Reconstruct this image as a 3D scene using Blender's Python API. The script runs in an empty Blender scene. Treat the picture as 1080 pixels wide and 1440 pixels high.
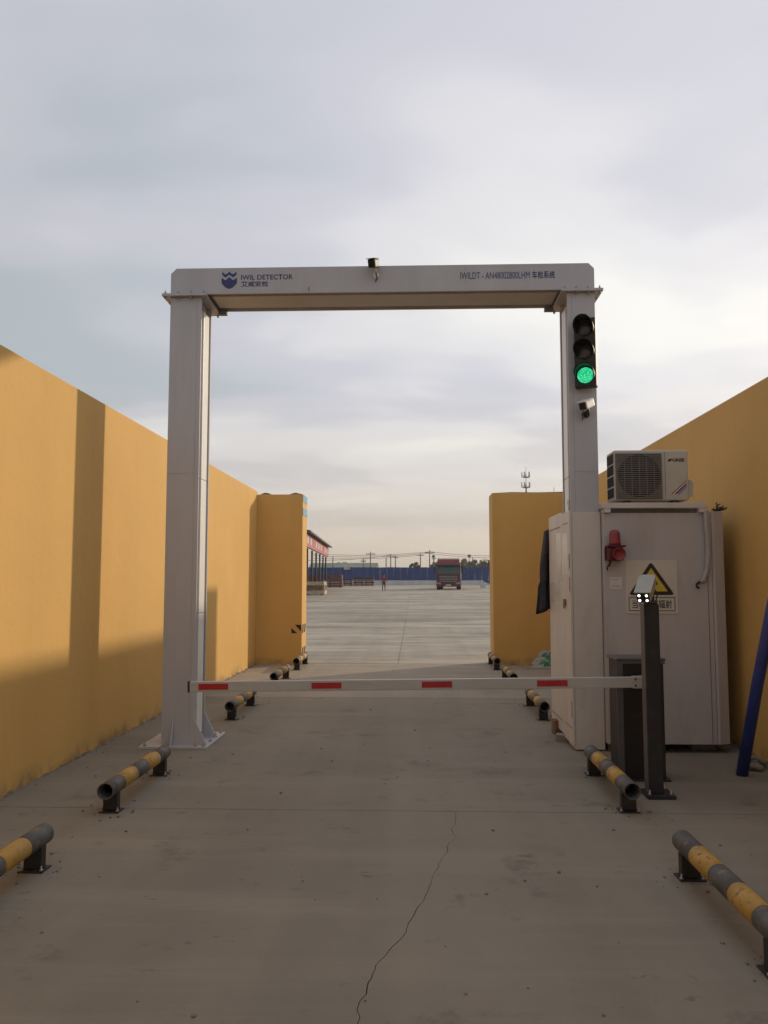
import bpy, bmesh, math, random
from mathutils import Vector, Matrix
R = math.radians
scn = bpy.context.scene
COL = scn.collection
random.seed(7)

# ------------------------------------------------------------------ camera
HC = 1.6
cam = bpy.data.cameras.new('camera')
camo = bpy.data.objects.new('camera', cam)
COL.objects.link(camo)
cam.sensor_fit = 'HORIZONTAL'
cam.sensor_width = 36
cam.lens = 36 * 1165 / 1080
cam.clip_start = 0.05
cam.clip_end = 6000
camo.location = (0, 0, HC)
camo.rotation_euler = (R(90 + 4.76), 0, R(2.065))
scn.camera = camo

# ------------------------------------------------------------------ sun and sky
SUN_K = 0.85                        # sun direction on plan: x : y = 1 : 0.85
SUN_EL = R(16.8)
sun_az = math.atan2(1, SUN_K)       # from +y towards +x
to_sun = Vector((math.sin(sun_az) * math.cos(SUN_EL), math.cos(sun_az) * math.cos(SUN_EL), math.sin(SUN_EL)))
sl = bpy.data.lights.new('sun', 'SUN')
sl.energy = 2.5
sl.angle = R(1.6)
sl.color = (1.0, 0.82, 0.60)
so = bpy.data.objects.new('sun', sl)
COL.objects.link(so)
so.rotation_euler = (-to_sun).to_track_quat('-Z', 'Y').to_euler()

w = bpy.data.worlds.new('World')
scn.world = w
w.use_nodes = True
nt = w.node_tree
nt.nodes.clear()
def N(t, **kw):
    n = nt.nodes.new(t)
    for k, v in kw.items():
        setattr(n, k, v)
    return n
def LK(a, b): nt.links.new(a, b)
def MA(op, a, b=None, c=None, clamp=False):
    n = N('ShaderNodeMath', operation=op, use_clamp=clamp)
    for i, v in enumerate((a, b, c)):
        if v is None: continue
        if isinstance(v, (int, float)): n.inputs[i].default_value = v
        else: LK(v, n.inputs[i])
    return n.outputs[0]
def MIXC(f, a, b):
    n = N('ShaderNodeMix', data_type='RGBA')
    for i, v in ((0, f), (6, a), (7, b)):
        if isinstance(v, (int, float)): n.inputs[i].default_value = v
        elif isinstance(v, tuple): n.inputs[i].default_value = (*v, 1)
        else: LK(v, n.inputs[i])
    return n.outputs[2]
def RAMP(f, stops, interp='LINEAR'):
    n = N('ShaderNodeValToRGB')
    LK(f, n.inputs[0])
    cr = n.color_ramp
    cr.interpolation = interp
    while len(cr.elements) < len(stops): cr.elements.new(0.5)
    for e, (p, c) in zip(cr.elements, stops):
        e.position = p
        e.color = (*c, 1) if isinstance(c, tuple) else (c, c, c, 1)
    return n.outputs[0]
sky = N('ShaderNodeTexSky', sky_type='NISHITA', sun_disc=False, sun_elevation=SUN_EL, sun_rotation=sun_az)
sky.dust_density = 3.0
sky.air_density = 1.2
tc = N('ShaderNodeTexCoord')
sp = N('ShaderNodeSeparateXYZ'); LK(tc.outputs['Generated'], sp.inputs[0])
zz = MA('MAXIMUM', sp.outputs[2], 0.0)
den = MA('ADD', zz, 0.12)
cb = N('ShaderNodeCombineXYZ')
LK(MA('DIVIDE', sp.outputs[0], den), cb.inputs[0])
LK(MA('DIVIDE', sp.outputs[1], den), cb.inputs[1])
def noise(scale, detail, rough, off=(0, 0, 0), sc=(1, 1, 1), rotz=0.0, dist=0.0):
    m = N('ShaderNodeMapping')
    m.inputs['Location'].default_value = off
    m.inputs['Scale'].default_value = sc
    m.inputs['Rotation'].default_value = (0, 0, rotz)
    LK(cb.outputs[0], m.inputs[0])
    n = N('ShaderNodeTexNoise')
    n.inputs['Scale'].default_value = scale
    n.inputs['Detail'].default_value = detail
    n.inputs['Roughness'].default_value = rough
    n.inputs['Distortion'].default_value = dist
    LK(m.outputs[0], n.inputs['Vector'])
    return n.outputs['Fac']
n1 = noise(0.50, 2.5, 0.5, (1.2, 9.1, 0), (0.9, 1.05, 1), R(8), 0.15)
n2 = noise(1.15, 3.5, 0.5, (2.9, 4.4, 0), (0.85, 1.1, 1), R(-10), 0.25)
cl = MA('ADD', MA('MULTIPLY', n1, 0.6), MA('MULTIPLY', n2, 0.4))
CLOUD = 9.3
cloud = RAMP(cl, [(0.405, (0.63, 0.69, 0.745)), (0.475, (0.78, 0.785, 0.865)), (0.535, (0.96, 0.955, 0.985)), (0.615, (1.13, 1.12, 1.08))], 'EASE')
# thin cloud is brighter round the sun and greyer away from it
sdot = N('ShaderNodeVectorMath', operation='DOT_PRODUCT')
LK(tc.outputs['Generated'], sdot.inputs[0])
sdot.inputs[1].default_value = tuple(to_sun)
glow = MA('MULTIPLY_ADD', sdot.outputs['Value'], 0.5, 0.5)
bright = MA('MULTIPLY_ADD', glow, 0.52, 0.50)
vm = N('ShaderNodeVectorMath', operation='SCALE')
LK(cloud, vm.inputs[0]); LK(MA('MULTIPLY', bright, CLOUD), vm.inputs['Scale'])
mixed = MIXC(0.88, sky.outputs[0], vm.outputs[0])
# dusty air low over the horizon
hz = RAMP(sp.outputs[2], [(0.0, 1.0), (0.05, 0.74), (0.12, 0.30), (0.23, 0.0)], 'LINEAR')
vh = N('ShaderNodeVectorMath', operation='SCALE')
vh.inputs[0].default_value = (0.84, 0.715, 0.55)
LK(MA('MULTIPLY', MA('MULTIPLY_ADD', glow, 0.55, 0.50), 8.6), vh.inputs['Scale'])
fin = MIXC(hz, mixed, vh.outputs[0])
bg = N('ShaderNodeBackground')
LK(fin, bg.inputs[0])
bg.inputs[1].default_value = 0.1
ow = N('ShaderNodeOutputWorld')
LK(bg.outputs[0], ow.inputs[0])

scn.view_settings.view_transform = 'Standard'
scn.view_settings.look = 'None'
scn.view_settings.exposure = 0.0
scn.view_settings.gamma = 1.0
scn.view_settings.use_curve_mapping = False

# ------------------------------------------------------------------ materials
def mat(name, col, rough=0.6, metal=0.0, var=0.12, vscale=4.0, bump=0.0, bscale=60.0, dirt=0.0, dirtcol=(0.12, 0.09, 0.07),
        dscale=2.5, crisp=0.18, stretch=(1, 1, 1), emit=None, estr=0.0, spec=0.5, hue=None):
    m = bpy.data.materials.new(name)
    m.use_nodes = True
    t = m.node_tree
    b = t.nodes['Principled BSDF']
    b.inputs['Roughness'].default_value = rough
    b.inputs['Metallic'].default_value = metal
    b.inputs['Specular IOR Level'].default_value = spec
    g = t.nodes.new('ShaderNodeNewGeometry')
    mp = t.nodes.new('ShaderNodeMapping')
    mp.inputs['Scale'].default_value = stretch
    t.links.new(g.outputs['Position'], mp.inputs[0])
    def nz(scale, det=5, ro=0.6):
        n = t.nodes.new('ShaderNodeTexNoise')
        n.inputs['Scale'].default_value = scale
        n.inputs['Detail'].default_value = det
        n.inputs['Roughness'].default_value = ro
        t.links.new(mp.outputs[0], n.inputs['Vector'])
        return n
    a = nz(vscale)
    r = t.nodes.new('ShaderNodeValToRGB')
    lo = tuple(c * (1 - var) for c in col)
    hi = tuple(min(1, c * (1 + var)) for c in col)
    if hue: hi = tuple(min(1, c * h) for c, h in zip(hi, hue))
    r.color_ramp.elements[0].position = 0.32; r.color_ramp.elements[0].color = (*lo, 1)
    r.color_ramp.elements[1].position = 0.68; r.color_ramp.elements[1].color = (*hi, 1)
    t.links.new(a.outputs['Fac'], r.inputs[0])
    out = r.outputs[0]
    if dirt > 0:
        d = nz(dscale, 8, 0.7)
        dr = t.nodes.new('ShaderNodeValToRGB')
        dr.color_ramp.elements[0].position = 0.56; dr.color_ramp.elements[0].color = (0, 0, 0, 1)
        dr.color_ramp.elements[1].position = 0.56 + crisp; dr.color_ramp.elements[1].color = (dirt, dirt, dirt, 1)
        t.links.new(d.outputs['Fac'], dr.inputs[0])
        mx = t.nodes.new('ShaderNodeMix'); mx.data_type = 'RGBA'
        t.links.new(dr.outputs[0], mx.inputs[0]); t.links.new(out, mx.inputs[6])
        mx.inputs[7].default_value = (*dirtcol, 1)
        out = mx.outputs[2]
    t.links.new(out, b.inputs['Base Color'])
    if bump > 0:
        bn = nz(bscale, 4, 0.6)
        bp = t.nodes.new('ShaderNodeBump')
        bp.inputs['Strength'].default_value = bump
        bp.inputs['Distance'].default_value = 0.01
        t.links.new(bn.outputs['Fac'], bp.inputs['Height'])
        t.links.new(bp.outputs[0], b.inputs['Normal'])
    if emit:
        b.inputs['Emission Color'].default_value = (*emit, 1)
        b.inputs['Emission Strength'].default_value = estr
    return m

def concrete(name, base, stain=0.5, streak=0.25, coarse=False):
    m = bpy.data.materials.new(name)
    m.use_nodes = True
    t = m.node_tree
    b = t.nodes['Principled BSDF']
    b.inputs['Roughness'].default_value = 0.88
    b.inputs['Specular IOR Level'].default_value = 0.3
    g = t.nodes.new('ShaderNodeNewGeometry')
    def nz(scale, det, ro, sc=(1, 1, 1), off=(0, 0, 0), dist=0):
        mp = t.nodes.new('ShaderNodeMapping')
        mp.inputs['Scale'].default_value = sc; mp.inputs['Location'].default_value = off
        t.links.new(g.outputs['Position'], mp.inputs[0])
        n = t.nodes.new('ShaderNodeTexNoise')
        n.inputs['Scale'].default_value = scale; n.inputs['Detail'].default_value = det
        n.inputs['Roughness'].default_value = ro; n.inputs['Distortion'].default_value = dist
        t.links.new(mp.outputs[0], n.inputs['Vector'])
        return n.outputs['Fac']
    def ramp(f, stops):
        r = t.nodes.new('ShaderNodeValToRGB')
        while len(r.color_ramp.elements) < len(stops): r.color_ramp.elements.new(0.5)
        for e, (p, c) in zip(r.color_ramp.elements, stops):
            e.position = p; e.color = (c, c, c, 1) if isinstance(c, (int, float)) else (*c, 1)
        t.links.new(f, r.inputs[0])
        return r.outputs[0]
    def mix(f, a, c, blend='MIX'):
        x = t.nodes.new('ShaderNodeMix'); x.data_type = 'RGBA'; x.blend_type = blend
        for i, v in ((0, f), (6, a), (7, c)):
            if isinstance(v, (int, float)): x.inputs[i].default_value = v
            elif isinstance(v, tuple): x.inputs[i].default_value = (*v, 1)
            else: t.links.new(v, x.inputs[i])
        return x.outputs[2]
    s = lambda k: tuple(c * k for c in base)
    c = ramp(nz(0.45, 6, 0.6, off=(3, 1, 0), dist=0.4), [(0.3, s(0.86)), (0.7, s(1.12))])
    # tyre-polished tracks along the lane
    c = mix(ramp(nz(1.3, 4, 0.55, (1.6, 0.05, 1)), [(0.42, 0.0), (0.72, streak)]), c, s(0.72))
    # drag marks across
    c = mix(ramp(nz(1.1, 7, 0.65, (0.22, 2.2, 1), (5, 2, 0)), [(0.50, 0.0), (0.74, streak * 1.3)]), c, s(1.25))
    # dark blotches
    c = mix(ramp(nz(1.5, 9, 0.72, off=(9, 4, 0)), [(0.58, 0.0), (0.72, stain)]), c, s(0.48))
    c = mix(ramp(nz(4.5, 9, 0.75, (0.7, 1.3, 1), off=(1, 8, 0)), [(0.61, 0.0), (0.66, stain * 0.8)]), c, s(0.50))
    c = mix(ramp(nz(0.55, 12, 0.78, off=(14, 3, 0), dist=0.8), [(0.60, 0.0), (0.66, stain * 0.7)]), c, s(0.58))
    # pale dust and grit
    c = mix(ramp(nz(0.9, 8, 0.7, off=(2, 6, 0)), [(0.52, 0.0), (0.75, 0.5)]), c, tuple(x * k for x, k in zip(base, (1.25, 1.2, 1.1))))
    if coarse:
        c = mix(ramp(nz(0.5, 8, 0.72, (0.25, 0.8, 1), (7, 3, 0)), [(0.46, 0.0), (0.58, 0.9)]), c, s(1.36))
        c = mix(ramp(nz(0.35, 9, 0.75, (0.3, 0.9, 1), (2, 12, 0)), [(0.48, 0.0), (0.60, 0.85)]), c, s(0.62))
    fine = nz(140, 4, 0.7)
    c = mix(ramp(fine, [(0.30, 0.28), (0.5, 0.0)]), c, s(0.55))
    t.links.new(c, b.inputs['Base Color'])
    bp = t.nodes.new('ShaderNodeBump'); bp.inputs['Strength'].default_value = 0.35; bp.inputs['Distance'].default_value = 0.006
    hmix = mix(0.5, fine, nz(14, 6, 0.6))
    t.links.new(hmix, bp.inputs['Height'])
    t.links.new(bp.outputs[0], b.inputs['Normal'])
    return m

def plaster(name, base):
    """painted render: faint roller bands, runs below the top edge, splash dirt at the foot"""
    m = bpy.data.materials.new(name)
    m.use_nodes = True
    t = m.node_tree
    b = t.nodes['Principled BSDF']
    b.inputs['Roughness'].default_value = 0.72
    b.inputs['Specular IOR Level'].default_value = 0.25
    g = t.nodes.new('ShaderNodeNewGeometry')
    def nz(scale, det, ro, sc=(1, 1, 1)):
        mp = t.nodes.new('ShaderNodeMapping'); mp.inputs['Scale'].default_value = sc
        t.links.new(g.outputs['Position'], mp.inputs[0])
        n = t.nodes.new('ShaderNodeTexNoise')
        n.inputs['Scale'].default_value = scale; n.inputs['Detail'].default_value = det; n.inputs['Roughness'].default_value = ro
        t.links.new(mp.outputs[0], n.inputs['Vector'])
        return n.outputs['Fac']
    def ramp(f, stops):
        r = t.nodes.new('ShaderNodeValToRGB')
        for e, (p, c) in zip(r.color_ramp.elements, stops):
            e.position = p; e.color = (c, c, c, 1) if isinstance(c, (int, float)) else (*c, 1)
        t.links.new(f, r.inputs[0])
        return r.outputs[0]
    def mix(f, a, c):
        x = t.nodes.new('ShaderNodeMix'); x.data_type = 'RGBA'
        for i, v in ((0, f), (6, a), (7, c)):
            if isinstance(v, (int, float)): x.inputs[i].default_value = v
            elif isinstance(v, tuple): x.inputs[i].default_value = (*v, 1)
            else: t.links.new(v, x.inputs[i])
        return x.outputs[2]
    s = lambda k: tuple(c * k for c in base)
    c = ramp(nz(0.5, 5, 0.6), [(0.3, s(0.93)), (0.7, s(1.07))])
    c = mix(ramp(nz(2.2, 6, 0.65, (1, 1, 0.06)), [(0.5, 0.0), (0.72, 0.22)]), c, s(0.78))
    c = mix(ramp(nz(3.0, 8, 0.7), [(0.60, 0.0), (0.75, 0.3)]), c, s(1.18))
    sp = t.nodes.new('ShaderNodeSeparateXYZ'); t.links.new(g.outputs['Position'], sp.inputs[0])
    foot = ramp(sp.outputs[2], [(0.02, 1.0), (0.16, 0.0)])
    mm = t.nodes.new('ShaderNodeMath'); mm.operation = 'MULTIPLY'
    t.links.new(foot, mm.inputs[0]); t.links.new(ramp(nz(5, 7, 0.7), [(0.42, 0.0), (0.62, 0.8)]), mm.inputs[1])
    c = mix(mm.outputs[0], c, (0.2, 0.15, 0.09))
    t.links.new(c, b.inputs['Base Color'])
    bp = t.nodes.new('ShaderNodeBump'); bp.inputs['Strength'].default_value = 0.25; bp.inputs['Distance'].default_value = 0.02
    t.links.new(nz(9, 6, 0.6), bp.inputs['Height'])
    t.links.new(bp.outputs[0], b.inputs['Normal'])
    return m

M = {}
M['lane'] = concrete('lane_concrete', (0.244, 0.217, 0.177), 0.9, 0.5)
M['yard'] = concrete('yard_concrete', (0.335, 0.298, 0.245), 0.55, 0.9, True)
M['lane_sunlit'] = concrete('sunlit_lane_concrete', (0.325, 0.287, 0.235), 0.7, 0.5)  # last lane bay, paler so that its sunlight is in the colour
M['joint'] = mat('joint_dirt', (0.11, 0.095, 0.075), 0.95, var=0.3, vscale=20)
M['earth'] = mat('bare_earth', (0.22, 0.19, 0.15), 0.95, var=0.2, vscale=0.05)
M['ochre'] = plaster('ochre_wall_paint', (0.655, 0.405, 0.132))
M['coping'] = mat('mortar', (0.19, 0.15, 0.11), 0.95, var=0.3, vscale=14, bump=0.6, bscale=40)
M['gate'] = mat('gate_paint', (0.46, 0.455, 0.48), 0.42, var=0.05, vscale=2.0, dirt=0.35, dirtcol=(0.32, 0.28, 0.25), dscale=1.4, stretch=(2, 2, 0.5), bump=0.05, bscale=6)
M['gatepanel'] = mat('detector_panel_paint', (0.78, 0.77, 0.74), 0.35, var=0.04, vscale=3, dirt=0.25, dirtcol=(0.4, 0.36, 0.3))
M['gatedark'] = mat('groove_grey', (0.16, 0.155, 0.16), 0.6, var=0.1)
M['booth'] = mat('booth_paint', (0.48, 0.45, 0.455), 0.45, var=0.06, vscale=1.5, dirt=0.5, dirtcol=(0.36, 0.29, 0.24), dscale=1.8, stretch=(2.2, 2.2, 0.5), bump=0.06, bscale=5)
M['boothpale'] = mat('booth_panel_paint', (0.60, 0.555, 0.51), 0.42, var=0.06, vscale=1.6, dirt=0.5, dirtcol=(0.42, 0.33, 0.26), dscale=2.2, stretch=(2, 2, 0.6), bump=0.06, bscale=5)
M['film'] = mat('clouded_film', (0.66, 0.63, 0.58), 0.25, var=0.12, vscale=7)
M['steel'] = mat('zinc_bolt', (0.35, 0.34, 0.32), 0.5, metal=0.7, var=0.2, vscale=40)
M['rust'] = mat('rusty_metal', (0.23, 0.12, 0.06), 0.9, var=0.4, vscale=30)
M['black'] = mat('black_plastic', (0.018, 0.018, 0.021), 0.5, var=0.2, vscale=10)
M['blacksteel'] = mat('black_painted_steel', (0.022, 0.021, 0.022), 0.55, var=0.25, vscale=6, dirt=0.5, dirtcol=(0.09, 0.08, 0.07), dscale=6)
M['cabinet'] = mat('charcoal_cabinet_paint', (0.013, 0.012, 0.013), 0.55, var=0.15, vscale=5, dirt=0.2, dirtcol=(0.10, 0.09, 0.08), dscale=4)
M['cabedge'] = mat('grey_trim_and_lit_side', (0.10, 0.093, 0.096), 0.5, var=0.12, vscale=6)  # lid and trim grey, also paints the brighter sides of cabinet and post
M['boom'] = mat('boom_paint', (0.46, 0.45, 0.43), 0.4, var=0.06, vscale=3, dirt=0.4, dirtcol=(0.3, 0.26, 0.22), dscale=8, stretch=(0.6, 2, 2))
M['red'] = mat('red_reflective_film', (0.40, 0.022, 0.028), 0.35, var=0.15, vscale=12)
M['redplastic'] = mat('red_plastic', (0.25, 0.03, 0.035), 0.35, var=0.12, vscale=20)
M['reddark'] = mat('dark_red_plastic', (0.10, 0.012, 0.018), 0.45, var=0.15, vscale=20)
M['railgrey'] = mat('faded_black_pipe_paint', (0.085, 0.083, 0.08), 0.62, var=0.25, vscale=12, dirt=0.9, dirtcol=(0.20, 0.15, 0.11), dscale=16, crisp=0.06, bump=0.2, bscale=90)
M['railyel'] = mat('faded_yellow_pipe_paint', (0.46, 0.27, 0.055), 0.62, var=0.16, vscale=9, dirt=0.95, dirtcol=(0.15, 0.09, 0.05), dscale=18, crisp=0.06, bump=0.2, bscale=90)
M['white'] = mat('white_plastic', (0.72, 0.71, 0.68), 0.4, var=0.05, vscale=8, dirt=0.3, dirtcol=(0.4, 0.36, 0.3), dscale=8)
M['ac'] = mat('ac_casing', (0.50, 0.475, 0.415), 0.45, var=0.05, vscale=6, dirt=0.35, dirtcol=(0.34, 0.28, 0.2), dscale=5)
M['acgrille'] = mat('ac_grille', (0.20, 0.19, 0.175), 0.55, var=0.1, vscale=20)
M['acdark'] = mat('ac_inside', (0.03, 0.028, 0.026), 0.8)
M['signplate'] = mat('sign_plate', (0.60, 0.56, 0.49), 0.4, var=0.05, vscale=5)
M['signblack'] = mat('sign_black', (0.025, 0.017, 0.016), 0.5)
M['signyel'] = mat('sign_yellow', (0.62, 0.45, 0.05), 0.5, var=0.08, vscale=20)
M['navy'] = mat('navy_vinyl', (0.035, 0.04, 0.16), 0.4, var=0.1)
M['blue'] = mat('blue_pole_paint', (0.018, 0.034, 0.19), 0.45, var=0.2, vscale=5, dirt=0.4, dirtcol=(0.04, 0.04, 0.1), dscale=6)
M['tapeblue'] = mat('blue_stripe_paint', (0.16, 0.36, 0.52), 0.6, var=0.12, vscale=12)
M['cloth'] = mat('navy_cloth', (0.042, 0.038, 0.052), 0.9, var=0.3, vscale=8)
M['brick'] = mat('brick_clay', (0.20, 0.115, 0.075), 0.9, var=0.25, vscale=25, bump=0.4, bscale=60)
M['brickgrey'] = mat('dusty_brick', (0.25, 0.21, 0.18), 0.9, var=0.25, vscale=25, bump=0.4, bscale=60)
M['hose'] = mat('white_hose', (0.44, 0.41, 0.40), 0.5, var=0.08, vscale=20)
M['lensdark'] = mat('smoked_lens', (0.05, 0.052, 0.058), 0.22, var=0.15, vscale=60)
M['glassblack'] = mat('lens_glass', (0.01, 0.01, 0.012), 0.3, spec=0.25)
M['camgrey'] = mat('pale_grey_plastic', (0.36, 0.36, 0.32), 0.5, var=0.05, vscale=8)
M['led'] = mat('white_led', (0.9, 0.9, 0.9), 0.4, emit=(1, 0.98, 0.93), estr=3.0)
M['fence'] = mat('blue_sheet', (0.026, 0.062, 0.21), 0.5, var=0.12, vscale=0.8)
M['fencebase'] = mat('white_rendered_base', (0.55, 0.56, 0.58), 0.8, var=0.12, vscale=0.7)
M['maroon'] = mat('maroon_truck_paint', (0.10, 0.018, 0.027), 0.35, var=0.15, vscale=2)
M['truckred'] = mat('red_truck_paint', (0.20, 0.03, 0.038), 0.4, var=0.15, vscale=2)
M['truckdark'] = mat('truck_dark', (0.025, 0.022, 0.025), 0.6, var=0.2)
M['chrome'] = mat('truck_bright_trim', (0.36, 0.31, 0.31), 0.35, metal=0.5)
M['windshield'] = mat('green_tinted_glass', (0.05, 0.085, 0.075), 0.12, var=0.1)
M['headlight'] = mat('headlight_glass', (0.3, 0.28, 0.28), 0.15)
M['tyre'] = mat('tyre_rubber', (0.02, 0.02, 0.02), 0.85)
M['tarp'] = mat('green_tarpaulin', (0.04, 0.075, 0.055), 0.8, var=0.2)
M['shedcol'] = mat('shed_column', (0.055, 0.045, 0.05), 0.7, var=0.2)
M['shedroof'] = mat('shed_roof_sheet', (0.10, 0.085, 0.085), 0.6, var=0.15)
M['fascia'] = mat('shed_fascia', (0.42, 0.14, 0.15), 0.6, var=0.2, vscale=0.7)
M['fasciapale'] = mat('fascia_lettering', (0.62, 0.55, 0.53), 0.6)
M['shedback'] = mat('shed_back_wall', (0.50, 0.50, 0.49), 0.8, var=0.3, vscale=0.5)
M['brickwall'] = mat('shed_brick', (0.20, 0.10, 0.085), 0.85, var=0.2, vscale=2)
M['green_roof'] = mat('green_roof_sheet', (0.16, 0.20, 0.16), 0.7, var=0.12, vscale=0.3)
M['farwall'] = mat('pale_factory_wall', (0.36, 0.34, 0.32), 0.8, var=0.15, vscale=0.2)
M['pole'] = mat('grey_concrete_pole', (0.15, 0.145, 0.14), 0.8, var=0.15)
M['wire'] = mat('wire', (0.09, 0.09, 0.09), 0.6)
M['bark'] = mat('bark', (0.09, 0.07, 0.05), 0.9, var=0.3, vscale=5)
M['leafA'] = mat('leaf_dull', (0.12, 0.125, 0.08), 0.75, var=0.35, vscale=1.2)
M['leafB'] = mat('leaf_dark', (0.095, 0.105, 0.07), 0.75, var=0.35, vscale=1.2)
M['timber'] = mat('timber', (0.22, 0.13, 0.075), 0.85, var=0.3, vscale=3)
M['timberpale'] = mat('pale_timber', (0.52, 0.45, 0.30), 0.8, var=0.25, vscale=4)
M['orange'] = mat('faded_orange', (0.14, 0.07, 0.05), 0.8, var=0.25, vscale=2)
M['skin'] = mat('skin', (0.36, 0.20, 0.14), 0.6)
M['jacket'] = mat('rust_red_jacket', (0.26, 0.04, 0.03), 0.85, var=0.2, vscale=12)
M['trousers'] = mat('dark_trousers', (0.028, 0.022, 0.028), 0.85, var=0.2, vscale=12)
M['hair'] = mat('black_hair', (0.012, 0.01, 0.01), 0.7)
M['stone'] = mat('grit', (0.20, 0.17, 0.14), 0.9, var=0.4, vscale=30)
M['sack'] = mat('woven_sack', (0.34, 0.33, 0.31), 0.75, var=0.12, vscale=20)
M['sackgreen'] = mat('green_print', (0.06, 0.24, 0.16), 0.75, var=0.3, vscale=16)
M['paper'] = mat('paper', (0.70, 0.65, 0.62), 0.7)
M['dirtblack'] = mat('dark_scrap', (0.03, 0.028, 0.026), 0.8, var=0.3, vscale=20)

# ------------------------------------------------------------------ mesh helpers
class MB:
    def __init__(s):
        s.bm = bmesh.new()
    def _xf(s, vs, mx):
        if mx is not None: bmesh.ops.transform(s.bm, matrix=mx, verts=vs)
    def box(s, x0, x1, y0, y1, z0, z1, bev=0.0, mx=None, mi=0):
        vs = [s.bm.verts.new(p) for p in ((x0, y0, z0), (x1, y0, z0), (x1, y1, z0), (x0, y1, z0), (x0, y0, z1), (x1, y0, z1), (x1, y1, z1), (x0, y1, z1))]
        fs = [s.bm.faces.new([vs[i] for i in f]) for f in ((3, 2, 1, 0), (4, 5, 6, 7), (0, 1, 5, 4), (1, 2, 6, 5), (2, 3, 7, 6), (3, 0, 4, 7))]
        for f in fs: f.material_index = mi
        if bev > 0:
            es = list({e for f in fs for e in f.edges})
            r = bmesh.ops.bevel(s.bm, geom=es, offset=bev, segments=2, affect='EDGES', profile=0.6)
            vs = list({v for f in r['faces'] for v in f.verts} | {v for v in vs if v.is_valid})
            for f in r['faces']: f.material_index = mi
        s._xf(vs, mx)
        return s
    def prism(s, pts, axis, a, b, mx=None, bev=0.0, mi=0):
        """polygon of 2-D points extruded along axis from a to b; x: (y,z), y: (x,z), z: (x,y)"""
        f3 = {'x': lambda p, t: (t, p[0], p[1]), 'y': lambda p, t: (p[0], t, p[1]), 'z': lambda p, t: (p[0], p[1], t)}[axis]
        n = len(pts)
        A = [s.bm.verts.new(f3(p, a)) for p in pts]
        B = [s.bm.verts.new(f3(p, b)) for p in pts]
        fs = [s.bm.faces.new(A[::-1]), s.bm.faces.new(B)]
        for i in range(n): fs.append(s.bm.faces.new((A[i], A[(i + 1) % n], B[(i + 1) % n], B[i])))
        for f in fs: f.material_index = mi
        bmesh.ops.recalc_face_normals(s.bm, faces=fs)
        vs = A + B
        if bev > 0:
            es = list({e for f in fs for e in f.edges})
            r = bmesh.ops.bevel(s.bm, geom=es, offset=bev, segments=2, affect='EDGES', profile=0.6)
            vs = list({v for f in r['faces'] for v in f.verts} | {v for v in vs if v.is_valid})
        s._xf(vs, mx)
        return s
    def tube(s, pts, r, seg=10, caps=True, smooth=True, mi=0):
        pts = [Vector(p) for p in pts]
        rad = r if isinstance(r, (list, tuple)) else [r] * len(pts)
        rings = []
        for i, p in enumerate(pts):
            d = (pts[min(i + 1, len(pts) - 1)] - pts[max(i - 1, 0)]).normalized()
            q = d.to_track_quat('Z', 'Y').to_matrix()
            if rings:   # keep rings from twisting
                q = Matrix((ux := (lastu - d * lastu.dot(d)).normalized(), d.cross(ux), d)).transposed()
            lastu = q.col[0].copy()
            rings.append([s.bm.verts.new(p + q @ Vector((math.cos(2 * math.pi * k / seg) * rad[i], math.sin(2 * math.pi * k / seg) * rad[i], 0))) for k in range(seg)])
        for a, b in zip(rings, rings[1:]):
            for k in range(seg):
                f = s.bm.faces.new((a[k], a[(k + 1) % seg], b[(k + 1) % seg], b[k])); f.smooth = smooth; f.material_index = mi
        if caps:
            for rg in (rings[0][::-1], rings[-1]):
                f = s.bm.faces.new(rg); f.material_index = mi
        return s
    def pipe(s, p0, p1, r0, r1, seg=16):
        """hollow pipe with wall thickness"""
        p0, p1 = Vector(p0), Vector(p1)
        q = (p1 - p0).normalized().to_track_quat('Z', 'Y').to_matrix()
        def ring(p, r): return [s.bm.verts.new(p + q @ Vector((math.cos(2 * math.pi * k / seg) * r, math.sin(2 * math.pi * k / seg) * r, 0))) for k in range(seg)]
        a, b, c, d = ring(p0, r0), ring(p1, r0), ring(p1, r1), ring(p0, r1)
        for u, v, sm in ((a, b, True), (b, c, False), (c, d, True), (d, a, False)):
            for k in range(seg):
                f = s.bm.faces.new((u[k], u[(k + 1) % seg], v[(k + 1) % seg], v[k])); f.smooth = sm
        return s
    def lathe(s, prof, c, seg=16, mx=None):
        rings = []
        allv = []
        for r, z in prof:
            rg = [s.bm.verts.new((c[0] + r * math.cos(2 * math.pi * k / seg), c[1] + r * math.sin(2 * math.pi * k / seg), c[2] + z)) for k in range(seg)]
            rings.append(rg); allv += rg
        for a, b in zip(rings, rings[1:]):
            for k in range(seg):
                f = s.bm.faces.new((a[k], a[(k + 1) % seg], b[(k + 1) % seg], b[k])); f.smooth = True
        s.bm.faces.new(rings[0][::-1]); s.bm.faces.new(rings[-1])
        s._xf(allv, mx)
        return s
    def build(s, name, m, parent=None, org=None, loc=None):
        """vertices are in world space unless the root sits at the origin; org = world place of the thing's base"""
        o_ = Vector(org) if org is not None else (Vector(parent['_org']) if parent is not None and '_org' in parent else Vector((0, 0, 0)))
        if o_.length > 0: bmesh.ops.translate(s.bm, vec=-o_, verts=s.bm.verts)
        bmesh.ops.recalc_face_normals(s.bm, faces=s.bm.faces)
        me = bpy.data.meshes.new(name)
        s.bm.to_mesh(me); s.bm.free()
        for x in (m if isinstance(m, (list, tuple)) else [m]): me.materials.append(x)
        o = bpy.data.objects.new(name, me)
        COL.objects.link(o)
        if parent is not None:
            o.parent = parent
            o['_org'] = tuple(o_)
        elif org is not None: o.location = org
        return o

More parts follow.
